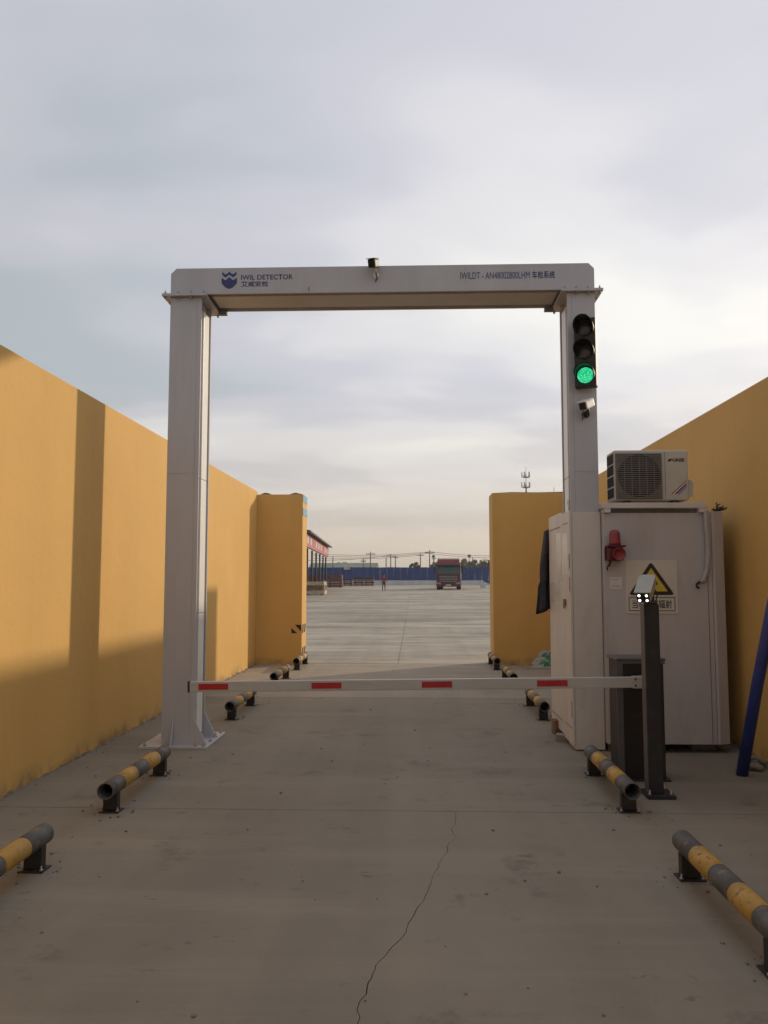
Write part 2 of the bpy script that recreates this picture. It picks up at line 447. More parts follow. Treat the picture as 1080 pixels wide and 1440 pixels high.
def tag(o, label=None, cat=None, group=None, kind=None):
    if label: o['label'] = label
    if cat: o['category'] = cat
    if group: o['group'] = group
    if kind: o['kind'] = kind
    return o
def thing(name, label, cat, loc=(0, 0, 0), group=None, rotz=0.0, local=False):
    o = bpy.data.objects.new(name, None)
    COL.objects.link(o)
    o.location = loc
    o.rotation_euler = (0, 0, rotz)
    o.empty_display_size = 0.1
    o['_org'] = (0, 0, 0) if local else tuple(loc)
    return tag(o, label, cat, group)
def structure(name, loc=(0, 0, 0)):
    o = bpy.data.objects.new(name, None); COL.objects.link(o); o.location = loc
    o['_org'] = tuple(loc)
    return tag(o, kind='structure')
def dup(root, loc=None, rotz=None, label=None):
    def cp(o, par):
        c = o.copy(); COL.objects.link(c)
        if par is not None: c.parent = par
        for ch in o.children: cp(ch, c)
        return c
    r = cp(root, None)
    if loc is not None: r.location = loc
    if rotz is not None: r.rotation_euler.z = rotz
    if label: r['label'] = label
    return r
def share(o, name, parent, loc=(0, 0, 0)):
    c = bpy.data.objects.new(name, o.data); COL.objects.link(c)
    c.parent = parent; c.location = loc
    return c
def lettering(body, width, height, m, parent, at, org, depth=0.0015, rotz=0.0, name='lettering', bold=0.012):
    """text standing upright facing -y, lower left corner at `at`, fitted to width x height"""
    cu = bpy.data.curves.new(name, 'FONT')
    cu.body = body
    cu.extrude = 0.0
    cu.offset = bold
    cu.resolution_u = 3
    tmp = bpy.data.objects.new(name, cu); COL.objects.link(tmp)
    bpy.context.view_layer.update()
    me = bpy.data.meshes.new_from_object(tmp.evaluated_get(bpy.context.evaluated_depsgraph_get()))
    bpy.data.objects.remove(tmp); bpy.data.curves.remove(cu)
    xs = [v.co.x for v in me.vertices]; ys = [v.co.y for v in me.vertices]
    x0, y0 = min(xs), min(ys)
    sx, sy = width / (max(xs) - x0), height / (max(ys) - y0)
    bm = bmesh.new(); bm.from_mesh(me)
    for v in bm.verts: v.co = Vector(((v.co.x - x0) * sx, 0, (v.co.y - y0) * sy))
    ex = bmesh.ops.extrude_face_region(bm, geom=list(bm.faces))
    bmesh.ops.translate(bm, vec=(0, -depth, 0), verts=[e for e in ex['geom'] if isinstance(e, bmesh.types.BMVert)])
    bmesh.ops.rotate(bm, cent=(0, 0, 0), matrix=Matrix.Rotation(rotz, 3, 'Z'), verts=bm.verts)
    bmesh.ops.translate(bm, vec=Vector(at) - Vector(org), verts=bm.verts)
    bmesh.ops.recalc_face_normals(bm, faces=bm.faces)
    bm.to_mesh(me); bm.free()
    me.materials.clear(); me.materials.append(m)
    me.name = name
    o = bpy.data.objects.new(name, me); COL.objects.link(o)
    o.parent = parent
    return o

# ================================================================== THE SETTING
S_Y = 0.010                              # the yard rises gently away from the lane
YJ = 16.3
def gz(y):
    return 0.0 if y < YJ else S_Y * (min(y, 135) - YJ)

# land to the horizon, following the yard's gentle rise
g = MB()
ys = [-60, YJ, 135, 4000]
for a, b in zip(ys, ys[1:]):
    v = [g.bm.verts.new(p) for p in ((-2500, a, gz(a) - 0.06), (2500, a, gz(a) - 0.06), (2500, b, gz(b) - 0.06), (-2500, b, gz(b) - 0.06))]
    g.bm.faces.new(v)
bmesh.ops.remove_doubles(g.bm, verts=g.bm.verts, dist=1e-4)
tag(g.build('ground', M['earth']), kind='structure')

# lane: cast concrete slabs on a dark bed, the front one split by a long crack
lane = structure('lane', (0, 5, 0))
bed = MB(); bed.box(-3.05, 3.1, -8, YJ + 0.02, -0.05, -0.025); bed.build('bed', M['joint'], lane)
crack = [(0.289, 5.936), (0.272, 5.651), (0.234, 5.523), (0.262, 5.36), (0.202, 5.203), (0.187, 5.044), (0.151, 4.942), (0.125, 4.775), (0.09, 4.598),
         (0.068, 4.453), (0.045, 4.318), (-0.002, 4.146), (-0.029, 4.045), (-0.041, 3.934), (-0.057, 3.88), (-0.099, 3.784), (-0.13, 3.686), (-0.165, 3.599),
         (-0.174, 3.529), (-0.19, 3.41), (-0.19, 3.359), (-0.212, 3.304), (-0.218, 3.24), (-0.204, 3.19), (-0.209, 3.14), (-0.24, 2.9), (-0.22, 2.4), (-0.3, 1.6), (-0.28, 0.4), (-0.4, -2), (-0.35, -7.99)]
def jag(pts):
    out = []
    for a, b in zip(pts, pts[1:]):
        n = max(1, int((Vector(a) - Vector(b)).length / 0.035)) if b[1] > 2.5 else 1
        for k in range(n):
            t = k / n
            j = 0.0 if k == 0 else random.uniform(-0.007, 0.007)
            out.append((a[0] + (b[0] - a[0]) * t + j, a[1] + (b[1] - a[1]) * t))
    out.append(pts[-1])
    return out
cj = jag(crack)
def wd(i): return 0.0006 + 0.0011 * abs(math.sin(i * 0.37)) + (0.0008 if i > 40 else 0)
Lp = [(-3.05, -8), (-3.05, 5.936)] + [(x - wd(i), min(y, 5.936)) for i, (x, y) in enumerate(cj)]
Rp = [(3.1, 5.936), (3.1, -8)][::-1] + [(3.1, 5.936)] + []
Rp = [(3.1, -8), (3.1, 5.936)] + [(x + wd(i), min(y, 5.936)) for i, (x, y) in enumerate(cj)]
for poly in (Lp, Rp):
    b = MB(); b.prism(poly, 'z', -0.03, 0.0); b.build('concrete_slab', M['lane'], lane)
for y0, y1, m_ in ((5.944, 11.6, M['lane']), (11.605, YJ - 0.035, M['lane_sunlit'])):
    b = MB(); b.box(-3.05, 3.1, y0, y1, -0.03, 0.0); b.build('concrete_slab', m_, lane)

# yard: rows of slabs rising towards the fence
yard = structure('yard', (0, 60, 0))
b = MB()
v = [b.bm.verts.new(p) for p in ((-80, YJ, -0.022), (80, YJ, -0.022), (80, 135, gz(135) - 0.022), (-80, 135, gz(135) - 0.022))]
b.bm.faces.new(v); b.build('bed', M['joint'], yard)
proto = None
SW, SL, GAP = 6.0, 8.0, 0.007
for r in range(15):
    y0 = YJ + r * SL
    nx = range(-4, 4) if r < 3 else range(-9, 9)
    for k in nx:
        x0 = -0.31 + k * SW
        if proto is None:
            b = MB()
            zz1 = S_Y * (SL - GAP)
            vs = [(0, 0, -0.02), (SW - GAP, 0, -0.02), (SW - GAP, SL - GAP, zz1 - 0.02), (0, SL - GAP, zz1 - 0.02),
                  (0, 0, 0), (SW - GAP, 0, 0), (SW - GAP, SL - GAP, zz1), (0, SL - GAP, zz1)]
            vs = [b.bm.verts.new(p) for p in vs]
            for f in ((3, 2, 1, 0), (4, 5, 6, 7), (0, 1, 5, 4), (1, 2, 6, 5), (2, 3, 7, 6), (3, 0, 4, 7)): b.bm.faces.new([vs[i] for i in f])
            proto = b.build('concrete_slab', M['yard'], yard, org=(0, 0, 0))
            c = proto
        else:
            c = share(proto, 'concrete_slab', yard)
        c.location = (x0 - 0, y0 - 60, gz(y0) + random.uniform(-0.0015, 0.0015))

# ---- ochre boundary walls
XL, XR, HW = -3.05, 3.10, 3.345
lw = thing('boundary_wall', 'long ochre wall in sunlight with column shadow across it', 'wall', (XL, 4, 0), 'ochre walls along the lane')
b = MB(); b.box(XL - 0.24, XL, -9, 16.0, -0.05, HW, 0.008); b.build('wall_face', M['ochre'], lw)
rw = thing('boundary_wall', 'shaded ochre wall behind the white equipment booth', 'wall', (XR, 4, 0), 'ochre walls along the lane')
b = MB(); b.box(XR, XR + 0.24, -9, 16.0, -0.05, 3.385, 0.008); b.build('wall_face', M['ochre'], rw)

def rough_strip(x, y0, y1, side, seed):
    """mortar squeezed out along the foot of a wall"""
    rnd = random.Random(seed)
    b = MB()
    y = y0
    prev = None
    while y < y1:
        wv = 0.010 + 0.04 * rnd.random() ** 3; h = 0.004 + 0.02 * rnd.random() ** 3
        ring = [b.bm.verts.new(p) for p in ((x, y, h * 1.3), (x + side * wv * 0.5, y, h), (x + side * wv, y, -0.002))]
        if prev:
            for i in range(2): b.bm.faces.new((prev[i], prev[i + 1], ring[i + 1], ring[i]))
        prev = ring
        y += 0.03 + 0.05 * rnd.random()
    return b
tag(rough_strip(XL + 0.001, -2, 15.98, 1, 3).build('mortar_debris', M['coping']), 'crumbled mortar and grit along the foot of the sunlit ochre wall', 'debris', kind='stuff')
tag(rough_strip(XR - 0.001, -2, 15.98, -1, 4).build('mortar_debris', M['coping']), 'crumbled mortar along the foot of the shaded ochre wall', 'debris', kind='stuff')

# end walls at the mouth of the yard
el = thing('end_wall', 'ochre wall stub with blue stripes on its sunlit end', 'wall', (-2.6, 16.3, 0), 'ochre wall ends at the yard entrance')
b = MB(); b.box(XL - 0.2, -2.16, 16.003, 16.66, -0.05, 3.285, 0.012); b.build('wall_face', M['ochre'], el)
b = MB()
rnd = random.Random(5)
for (x0, x1) in ((-3.0, -2.78), (-2.42, -2.17)):
    n = 7
    pts = [(x0 + (x1 - x0) * i / (n - 1), 3.286 + 0.028 * math.sin(math.pi * i / (n - 1)) * (0.7 + 0.6 * rnd.random())) for i in range(n)]
    b.prism(pts + [(x1, 3.28), (x0, 3.28)], 'y', 16.02, 16.5)
b.build('mortar_cap', M['coping'], el)
for z0, z1 in ((2.88, 3.02), (3.14, 3.284)):
    b = MB(); b.box(-2.159, -2.154, 16.006, 16.655, z0, z1); b.build('blue_stripe', M['tapeblue'], el)
# black and yellow hazard marks on the corner
def hazard(z0, wrap):
    for k, (a, c) in enumerate(((0.0, 0.06), (0.12, 0.18))):
        b = MB(); b.prism([(16.02 + a * 2.4, z0), (16.02 + c * 2.4, z0), (16.02 + c * 2.4 + 0.1, z0 + 0.16), (16.02 + a * 2.4 + 0.1, z0 + 0.16)], 'x', -2.159, -2.153); b.build('hazard_stripe', M['signblack'], el)
    if wrap:
        b = MB(); b.prism([(-2.36, z0), (-2.25, z0), (-2.36, z0 + 0.1)], 'y', 15.996, 16.002); b.build('hazard_stripe', M['signblack'], el)
        b = MB(); b.prism([(-2.17, z0 + 0.03), (-2.17, z0 + 0.16), (-2.29, z0 + 0.16)], 'y', 15.996, 16.002); b.build('hazard_stripe', M['signblack'], el)
hazard(0.60, True)
hazard(0.16, False)
er = thing('end_wall', 'plain shaded ochre wall stub beside the white booth', 'wall', (2.3, 16.3, 0), 'ochre wall ends at the yard entrance')
b = MB(); b.box(1.515, XR + 0.2, 16.003, 16.70, -0.05, 3.30, 0.012); b.build('wall_face', M['ochre'], er)
b = MB()
b.prism([(1.52, 3.299), (1.9, 3.314), (2.4, 3.308), (2.9, 3.318), (2.9, 3.295), (1.52, 3.295)], 'y', 16.02, 16.6)
b.build('mortar_cap', M['coping'], er)

# ================================================================== SCANNER GATE
GO = (-0.33, 8.4, 0)
YF, YB = 8.08, 8.64
gate = thing('scanner_gate', 'white steel scanner portal spanning the lane with lettered beam', 'scanner gate', GO)
ZB, ZT = 4.485, 4.755
def flange(col, x_out, x_in, sgn):
    # bolted flange under the beam
    f = MB(); lo, hi = sorted((x_out - sgn * 0.075, x_in + sgn * 0.055))
    f.box(lo, hi, YF - 0.05, YB + 0.05, ZB - 0.028, ZB - 0.002, 0.002)
    f.prism([(lo if sgn > 0 else hi, ZB - 0.028), (x_out, ZB - 0.028), (x_out, ZB - 0.11)], 'y', YF + 0.2, YF + 0.215)
    fl = f.build('flange', M['gate'], col)
    bolt = None
    for bx in [lo + 0.03 + (hi - lo - 0.06) * i / 3 for i in range(4)]:
        for by in (YF - 0.028, YB + 0.028):
            if bolt is None:
                m_ = MB(); m_.lathe([(0.013, -0.05), (0.013, -0.028), (0.007, -0.0275), (0.007, 0.0), (0.012, 0.001), (0.012, 0.014), (0.006, 0.015), (0.006, 0.03)], (0, 0, ZB), 6)
                bolt = m_.build('bolt', M['steel'], fl, org=(0, 0, 0))
                bb = bolt
            else: bb = share(bolt, 'bolt', fl)
            bb.location = (bx - GO[0], by - GO[1], 0)
    return col
def column(x_out, x_in, sgn):
    YB = 8.50
    """sgn: +1 when the lane lies towards +x"""
    c = MB()
    xw = x_in - sgn * 0.045                      # recessed inner face
    lo, hi = sorted((x_out, xw))
    c.box(lo, hi, YF, YB, 0.02, ZB - 0.03, 0.006)
    lo, hi = sorted((xw - sgn * 0.0, x_in))
    c.box(lo, hi, YF, YF + 0.022, 0.02, ZB - 0.03, 0.003)
    c.box(lo, hi, YB - 0.03, YB, 0.02, ZB - 0.03, 0.003)
    col = c.build('column', M['gate'], gate)
    d = MB()
    lo, hi = sorted((xw + sgn * 0.003, xw + sgn * 0.012))
    d.box(lo, hi, YF + 0.03, YB - 0.035, 0.12, ZB - 0.2)
    d.build('groove_liner', M['gatedark'], col)
    p = MB()
    lo, hi = sorted((xw + sgn * 0.008, x_in - sgn * 0.004))
    for z0, z1 in ((0.10, 1.28), (1.285, 2.62), (2.625, ZB - 0.14)):
        p.box(lo, hi, YF + 0.12, YB - 0.09, z0, z1, 0.004)
    p.build('detector_panel', M['gatepanel'], col)
    s = MB(); lo, hi = sorted((x_out, x_in))
    s.box(lo + 0.012, hi - 0.012, YF - 0.0025, YF + 0.002, 2.664, 2.667)
    s.build('weld_seam', M['gate'], col)
    if sgn < 0: return flange(col, x_out, x_in, sgn)
    # base plate with gussets and anchor bolts
    b = MB(); lo, hi = sorted((x_out - sgn * 0.19, x_in + sgn * 0.15))
    b.box(lo, hi, 7.985, 8.79, 0.0, 0.022, 0.003)
    bp = b.build('base_plate', M['gate'], col)
    for gx in (x_out + sgn * 0.13, x_out + sgn * 0.31):
        pass
    q = MB()
    q.prism([(x_in + sgn * 0.128, 0.022), (x_in, 0.27), (x_in - sgn * 0.012, 0.27), (x_in - sgn * 0.012, 0.022)], 'y', YF + 0.002, YF + 0.016)
    q.build('gusset', M['gate'], col)
    q = MB()
    q.prism([(x_in + sgn * 0.125, 0.022), (x_in, 0.27), (x_in - sgn * 0.012, 0.27), (x_in - sgn * 0.012, 0.022)], 'y', YB - 0.016, YB - 0.002)
    q.build('gusset', M['gate'], col)
    q = MB()
    q.prism([(YF - 0.085, 0.022), (YF - 0.001, 0.27), (YF - 0.001, 0.022)], 'x', x_out + sgn * 0.11, x_out + sgn * 0.122)
    q.build('gusset', M['gate'], col)
    bolt = None
    for (bx, by) in ((x_out - sgn * 0.14, 8.03), (x_out - sgn * 0.14, 8.74), (x_out + sgn * 0.05, 8.03), (x_in + sgn * 0.03, 8.03), (x_in + sgn * 0.11, 8.03), (x_in + sgn * 0.115, 8.28), (x_in + sgn * 0.115, 8.50), (x_in + sgn * 0.11, 8.74)):
        if bolt is None:
            m_ = MB(); m_.lathe([(0.016, 0), (0.016, 0.014), (0.008, 0.0145), (0.008, 0.045)], (0, 0, 0.022), 8)
            bolt = m_.build('bolt', M['steel'], bp, org=(0, 0, 0))
            bb = bolt
        else: bb = share(bolt, 'bolt', bp)
        bb.location = (bx - GO[0], by - GO[1], 0)
    return flange(col, x_out, x_in, sgn)
cl_ = column(-2.45, -2.13, 1)
cr_ = column(1.80, 1.525, -1)
# beam: a box girder with chamfered ends and a recessed underside
b = MB()
x0, x1 = -2.45, 1.80
ch = 0.055
def beamprof(xa, xb): return [(xa, ZB), (xb, ZB), (xb, ZT - ch), (xb - ch, ZT), (xa + ch, ZT), (xa, ZT - ch)]
b.prism(beamprof(x0, x1), 'y', YF, YF + 0.02, bev=0.003)
b.prism(beamprof(x0, x1), 'y', YB - 0.02, YB, bev=0.003)
b.prism([(x0 + 0.003, ZB + 0.035), (x1 - 0.003, ZB + 0.035), (x1 - 0.003, ZT - ch), (x1 - ch, ZT - 0.003), (x0 + ch, ZT - 0.003), (x0 + 0.003, ZT - ch)], 'y', YF + 0.0205, YB - 0.0205)
beam = b.build('beam', M['gate'], gate)
b = MB()
b.box(-2.05, 1.45, YF + 0.10, YB - 0.10, ZB + 0.006, ZB + 0.034, 0.004)
b.build('detector_panel', M['gate'], beam)
for xx in (-2.035, 1.43):
    b = MB(); b.box(xx - 0.045, xx + 0.045, YB - 0.075, YB - 0.012, ZB - 0.05, ZB - 0.003, 0.005); b.build('junction_box', M['gatedark'], beam)
b = MB(); b.box(-1.05, -1.042, YF - 0.004, YF + 0.001, ZB + 0.02, ZB + 0.06); b.build('cable_clip', M['gatedark'], beam)
# shield emblem: a jagged crown over a pointed shield
ex, ez, ew = -1.932, 4.535, 0.155
em = MB()
def E(pts): em.prism([(ex + ew / 2 + p[0] * ew / 2, ez + p[1] * 0.175) for p in pts], 'y', YF - 0.0025, YF - 0.0003)
E([(-1, 0.34), (-0.5, 0.10), (0, 0.0), (0.5, 0.10), (1, 0.34), (1, 0.66), (0.5, 0.52), (0.02, 0.70), (-0.02, 0.70), (-0.5, 0.52), (-1, 0.66)])
E([(-0.97, 0.86), (-0.5, 0.68), (0, 0.85), (0.5, 0.68), (0.97, 0.86), (0.9, 1.02), (0.72, 0.93), (0.5, 0.86), (0.22, 0.93), (0, 1.03), (-0.22, 0.93), (-0.5, 0.86), (-0.72, 0.93), (-0.9, 1.02)])
em.build('emblem', M['navy'], beam)
lettering('IWIL DETECTOR', 0.525, 0.052, M['navy'], beam, (-1.735, YF - 0.0005, 4.628), GO)
lettering('艾威安检', 0.275, 0.058, M['navy'], beam, (-1.732, YF - 0.0005, 4.556), GO)
lettering('IWILDT - AN48002800LHM', 0.69, 0.070, M['navy'], beam, (0.472, YF - 0.0005, 4.605), GO, bold=0.0)
lettering('车检系统', 0.225, 0.078, M['navy'], beam, (1.185, YF - 0.0005, 4.602), GO)

# ---- traffic light on the column
TLO = (1.68, 8.065, 3.47)
tl = thing('traffic_light', 'black three lamp traffic light showing green on gate column', 'traffic light', TLO)
TA = R(-20)
RX = Matrix.Translation(Vector((1.68, 7.99, 3.47))) @ Matrix.Rotation(TA, 4, 'Z')
b = MB(); b.box(-0.105, 0.105, -0.045, 0.05, 0.0, 0.685, 0.014, mx=RX); body = b.build('housing', M['black'], tl)
b = MB(); b.box(-0.018, 0.018, 0.0, 0.04, 0.686, 0.735, 0.003, mx=RX); b.build('lug', M['blacksteel'], tl)
b = MB(); b.box(-0.05, 0.05, 0.045, 0.14, 0.30, 0.40, 0.003, mx=Matrix.Translation(Vector((1.69, 7.975, 3.47)))); b.build('bracket', M['blacksteel'], tl)
def visor(zc):
    """open-bottomed tunnel hood"""
    b = MB()
    seg = 20
    a0, a1 = R(-28), R(208)
    rows = []
    for k in range(seg + 1):
        a = a0 + (a1 - a0) * k / seg
        ln = 0.055 + 0.135 * max(0.0, math.sin(max(0.0, min(math.pi, (a - a0) / (a1 - a0) * math.pi)))) ** 0.6
        rows.append([b.bm.verts.new((r * math.cos(a), yy, zc + r * math.sin(a))) for r, yy in ((0.094, -0.043), (0.094, -0.043 - ln), (0.090, -0.043 - ln), (0.090, -0.043))])
    for p, q in zip(rows, rows[1:]):
        for i in range(4):
            f = b.bm.faces.new((p[i], q[i], q[(i + 1) % 4], p[(i + 1) % 4])); f.smooth = i in (0, 2)
    for rr in (rows[0], rows[-1]): b.bm.faces.new(rr)
    b._xf(b.bm.verts[:], RX)
    return b
def lamp_disc(zc, r=0.078, bulge=0.02):
    b = MB()
    b.lathe([(r, 0), (r * 0.9, bulge * 0.5), (r * 0.6, bulge * 0.85), (r * 0.2, bulge)], (0, 0, 0), 24, mx=RX @ Matrix.Translation((0, -0.046, zc)) @ Matrix.Rotation(R(90), 4, 'X'))
    return b
# green LED lens: bright grains
def led_mat():
    m = bpy.data.materials.new('green_led_lens'); m.use_nodes = True
    t = m.node_tree; bs = t.nodes['Principled BSDF']
    bs.inputs['Base Color'].default_value = (0.01, 0.25, 0.12, 1)
    gp = t.nodes.new('ShaderNodeNewGeometry')
    vo = t.nodes.new('ShaderNodeTexVoronoi'); vo.inputs['Scale'].default_value = 95
    t.links.new(gp.outputs['Position'], vo.inputs['Vector'])
    rp = t.nodes.new('ShaderNodeValToRGB')
    rp.color_ramp.elements[0].position = 0.15; rp.color_ramp.elements[0].color = (0.16, 1.0, 0.50, 1)
    rp.color_ramp.elements[1].position = 0.55; rp.color_ramp.elements[1].color = (0.0, 0.40, 0.16, 1)
    t.links.new(vo.outputs['Distance'], rp.inputs[0])
    t.links.new(rp.outputs[0], bs.inputs['Emission Color'])
    bs.inputs['Emission Strength'].default_value = 1.15
    return m
M['greenled'] = led_mat()
for zc, mm, nm in ((0.575, M['lensdark'], 'red_lens'), (0.345, M['lensdark'], 'amber_lens'), (0.115, M['greenled'], 'green_lens')):
    lamp_disc(zc).build('lamp_lens', mm, body)
    visor(zc).build('visor', M['black'], body)

# ---- bullet cameras
def bullet_camera(name, label, org, aim, m_body, m_front, size=1.0, leds=False, arm=None):
    t = thing(name, label, 'camera', org, 'surveillance cameras')
    d = Vector(aim).normalized()
    qm = d.to_track_quat('-Y', 'Z').to_matrix().to_4x4()
    return t, d, qm
def cam_parts(t, centre, qm, w_, h_, l_, mb, mf, hood=0.03):
    X = Matrix.Translation(Vector(centre)) @ qm
    b = MB(); b.box(-w_ / 2, w_ / 2, -l_ / 2, l_ / 2, -h_ / 2, h_ / 2, min(w_, h_) * 0.16, mx=X); b.build('camera_body', mb, t)
    b = MB(); b.box(-w_ * 0.56, w_ * 0.56, -l_ / 2 - hood, l_ * 0.35, h_ / 2 + 0.002, h_ / 2 + 0.008, 0.002, mx=X); b.build('sun_hood', mb, t)
    b = MB(); b.box(-w_ * 0.42, w_ * 0.42, -l_ / 2 - 0.004, -l_ / 2 - 0.001, -h_ * 0.42, h_ * 0.42, mx=X)
    f = b.build('front_glass', mf, t)
    b = MB(); b.lathe([(h_ * 0.2, 0), (h_ * 0.18, 0.006), (h_ * 0.1, 0.008)], (0, 0, 0), 14, mx=X @ Matrix.Translation((0, -l_ / 2 - 0.004, 0)) @ Matrix.Rotation(R(90), 4, 'X')); b.build('lens', M['glassblack'], f)
    return X
# on the column under the light
o_ = (1.69, 8.07, 3.20)
t, d, qm = bullet_camera('surveillance_camera', 'small white camera with dark face on gate column below traffic light', o_, (-0.62, -0.70, -0.38), None, None)
X = cam_parts(t, (1.672, 7.955, 3.30), qm, 0.085, 0.08, 0.16, M['white'], M['black'])
b = MB(); b.tube([(1.685, 7.96, 3.268), (1.69, 7.985, 3.23), (1.69, 8.06, 3.225)], 0.014, 8); b.lathe([(0.034, 0), (0.034, 0.014), (0.02, 0.02)], (0, 0, 0), 14, mx=Matrix.Translation((1.69, 8.079, 3.225)) @ Matrix.Rotation(R(90), 4, 'X')); b.build('bracket', M['black'], t)
b = MB(); b.tube([(1.66, 8.0, 3.28), (1.64, 8.03, 3.22), (1.655, 8.06, 3.17), (1.66, 8.075, 3.19)], 0.004, 6); b.build('cable', M['black'], t)
# on the beam
o_ = (-0.38, 8.06, 4.62)
t, d, qm = bullet_camera('surveillance_camera', 'dark camera on a short stalk at the middle of the beam', o_, (-0.25, -0.9, -0.35), None, None)
cam_parts(t, (-0.39, 7.98, 4.742), qm, 0.08, 0.082, 0.15, M['black'], M['glassblack'])
b = MB(); b.tube([(-0.375, 8.0, 4.735), (-0.372, 8.03, 4.69), (-0.372, 8.075, 4.655)], 0.013, 8); b.lathe([(0.03, 0), (0.03, 0.012), (0.018, 0.018)], (0, 0, 0), 14, mx=Matrix.Translation((-0.372, 8.079, 4.65)) @ Matrix.Rotation(R(90), 4, 'X')); b.build('bracket', M['white'], t)
b = MB(); b.tube([(-0.375, 8.02, 4.70), (-0.36, 8.06, 4.62), (-0.375, 8.07, 4.59), (-0.378, 8.079, 4.60)], 0.005, 6); b.build('cable', M['black'], t)

# ================================================================== EQUIPMENT BOOTH
BO = (2.3, 8.7, 0)
booth = thing('equipment_booth', 'pale steel equipment booth raised on bricks beside the gate', 'booth', BO)
BF = 7.96
b = MB(); b.box(1.806, 2.82, BF, 9.5, 0.082, 2.247, 0.006); b.build('casing', M['booth'], booth)
# right hand corner post, its face turned a little away
b = MB(); b.prism([(2.823, BF + 0.002), (2.845, BF - 0.004), (2.945, BF + 0.035), (2.945, 9.5), (2.823, 9.5)], 'z', 0.085, 2.262, bev=0.003); b.build('corner_post', M['booth'], booth)
b = MB(); b.box(2.772, 2.778, BF - 0.0025, BF + 0.002, 0.09, 2.27); b.build('door_seam', M['gatedark'], booth)
# roof frame carrying the outdoor unit
b = MB()
b.box(1.79, 2.76, BF - 0.045, BF - 0.005, 2.290, 2.342, 0.004)
b.box(1.79, 2.76, 8.30, 8.34, 2.290, 2.342, 0.004)
b.box(1.795, 1.835, BF - 0.004, 8.299, 2.292, 2.338, 0.004)
b.box(2.715, 2.755, BF - 0.004, 8.299, 2.292, 2.338, 0.004)
for xx in (1.81, 2.70):
    b.box(xx, xx + 0.06, BF - 0.042, 8.335, 2.248, 2.2895, 0.003)
b.build('roof_rack', M['boothpale'], booth)
b = MB(); b.box(1.872, 2.698, 7.99, 8.02, 2.248, 2.289); b.build('roof_recess', M['gatedark'], booth)
# lane-side box over the column foot, with two doors
b = MB(); b.box(1.552, 1.81, 8.66, 9.28, 0.065, 2.29, 0.004); b.build('side_casing', M['boothpale'], booth)
b = MB(); b.box(1.500, 1.522, 8.04, 8.495, 0.05, 2.28, 0.004); d1 = b.build('door', M['boothpale'], booth)
b = MB(); b.box(1.503, 1.548, 8.503, 9.28, 0.07, 2.30, 0.004); d2 = b.build('door', M['boothpale'], booth)
for dd, (ya, yb, za) in ((d1, (8.10, 8.40, 2.16)), (d2, (8.56, 9.2, 2.15)), (d1, (8.08, 8.44, 0.20)), (d2, (8.6, 9.22, 0.19))):
    b = MB(); b.box(1.4985, 1.503, ya, yb, za, za + 0.008); b.build('panel_seam', M['gatedark'], dd)
for z0, z1 in ((1.72, 1.86), (1.50, 1.64), (0.30, 0.46)):
    b = MB(); b.box(1.496, 1.502, 8.062, 8.076, z0, z1); b.build('hinge', M['rust'], d1)
b = MB(); b.box(1.485, 1.502, 8.27, 8.37, 1.36, 1.42, 0.004); b.box(1.478, 1.49, 8.30, 8.33, 1.33, 1.37, 0.003); b.build('lock', M['rust'], d1)
b = MB(); b.tube([(1.512, 8.12, 2.28), (1.512, 8.12, 2.36), (1.512, 8.14, 2.385), (1.512, 8.16, 2.36)], 0.008, 8); b.build('lifting_hook', M['white'], d1)
b = MB(); b.box(1.5245, 1.8005, 8.046, 8.0785, 0.012, 2.262, 0.004); b.box(1.5245, 1.5405, 8.0795, 8.4, 0.012, 2.262, 0.002); b.build('column_cladding', M['boothpale'], booth)
for dd, (xa, ya, yb, za, zb) in ((d2, (1.5015, 8.52, 8.80, 1.55, 2.10)), (d2, (1.5018, 8.56, 9.22, 1.36, 1.60)), (d1, (1.4985, 8.14, 8.47, 1.60, 2.08))):
    b = MB(); n = 6
    top = [(ya + (yb - ya) * i / n, zb - 0.03 * random.random()) for i in range(n + 1)]
    bot = [(ya + (yb - ya) * i / n, za + 0.06 * random.random()) for i in range(n + 1)][::-1]
    b.prism(top + bot, 'x', xa, 1.5029 if dd is d2 else 1.4999); b.build('film_patch', M['film'], dd)
# plinth blocks under the booth
for i, (bx, by) in enumerate(((1.95, 8.15), (2.75, 8.2), (1.95, 9.3), (2.75, 9.3))):
    b = MB(); b.box(bx - 0.11, bx + 0.11, by - 0.06, by + 0.06, 0.0, 0.081, 0.004); b.build('support_block', M['brickgrey'], booth)

def brick(label, c, rz, m, sz=(0.115, 0.24, 0.053)):
    b = MB(); b.box(-sz[0] / 2, sz[0] / 2, -sz[1] / 2, sz[1] / 2, 0, sz[2], 0.005, mx=Matrix.Rotation(rz, 4, 'Z'))
    for v in b.bm.verts: v.co += Vector((random.uniform(-.002, .002), random.uniform(-.002, .002), 0 if v.co.z < 0.01 else random.uniform(-.002, .002)))
    o = b.build('brick', m)
    o.location = c
    return tag(o, label, 'brick', 'bricks by the booth foot')
brick('brown brick standing upright against booth foot, above the grey one', (1.515, 8.93, 0.0), R(8), M['brick'], (0.115, 0.13, 0.15))
brick('grey broken brick lying in front of the brown one', (1.49, 8.55, 0.0), R(-14), M['brickgrey'], (0.13, 0.13, 0.065))

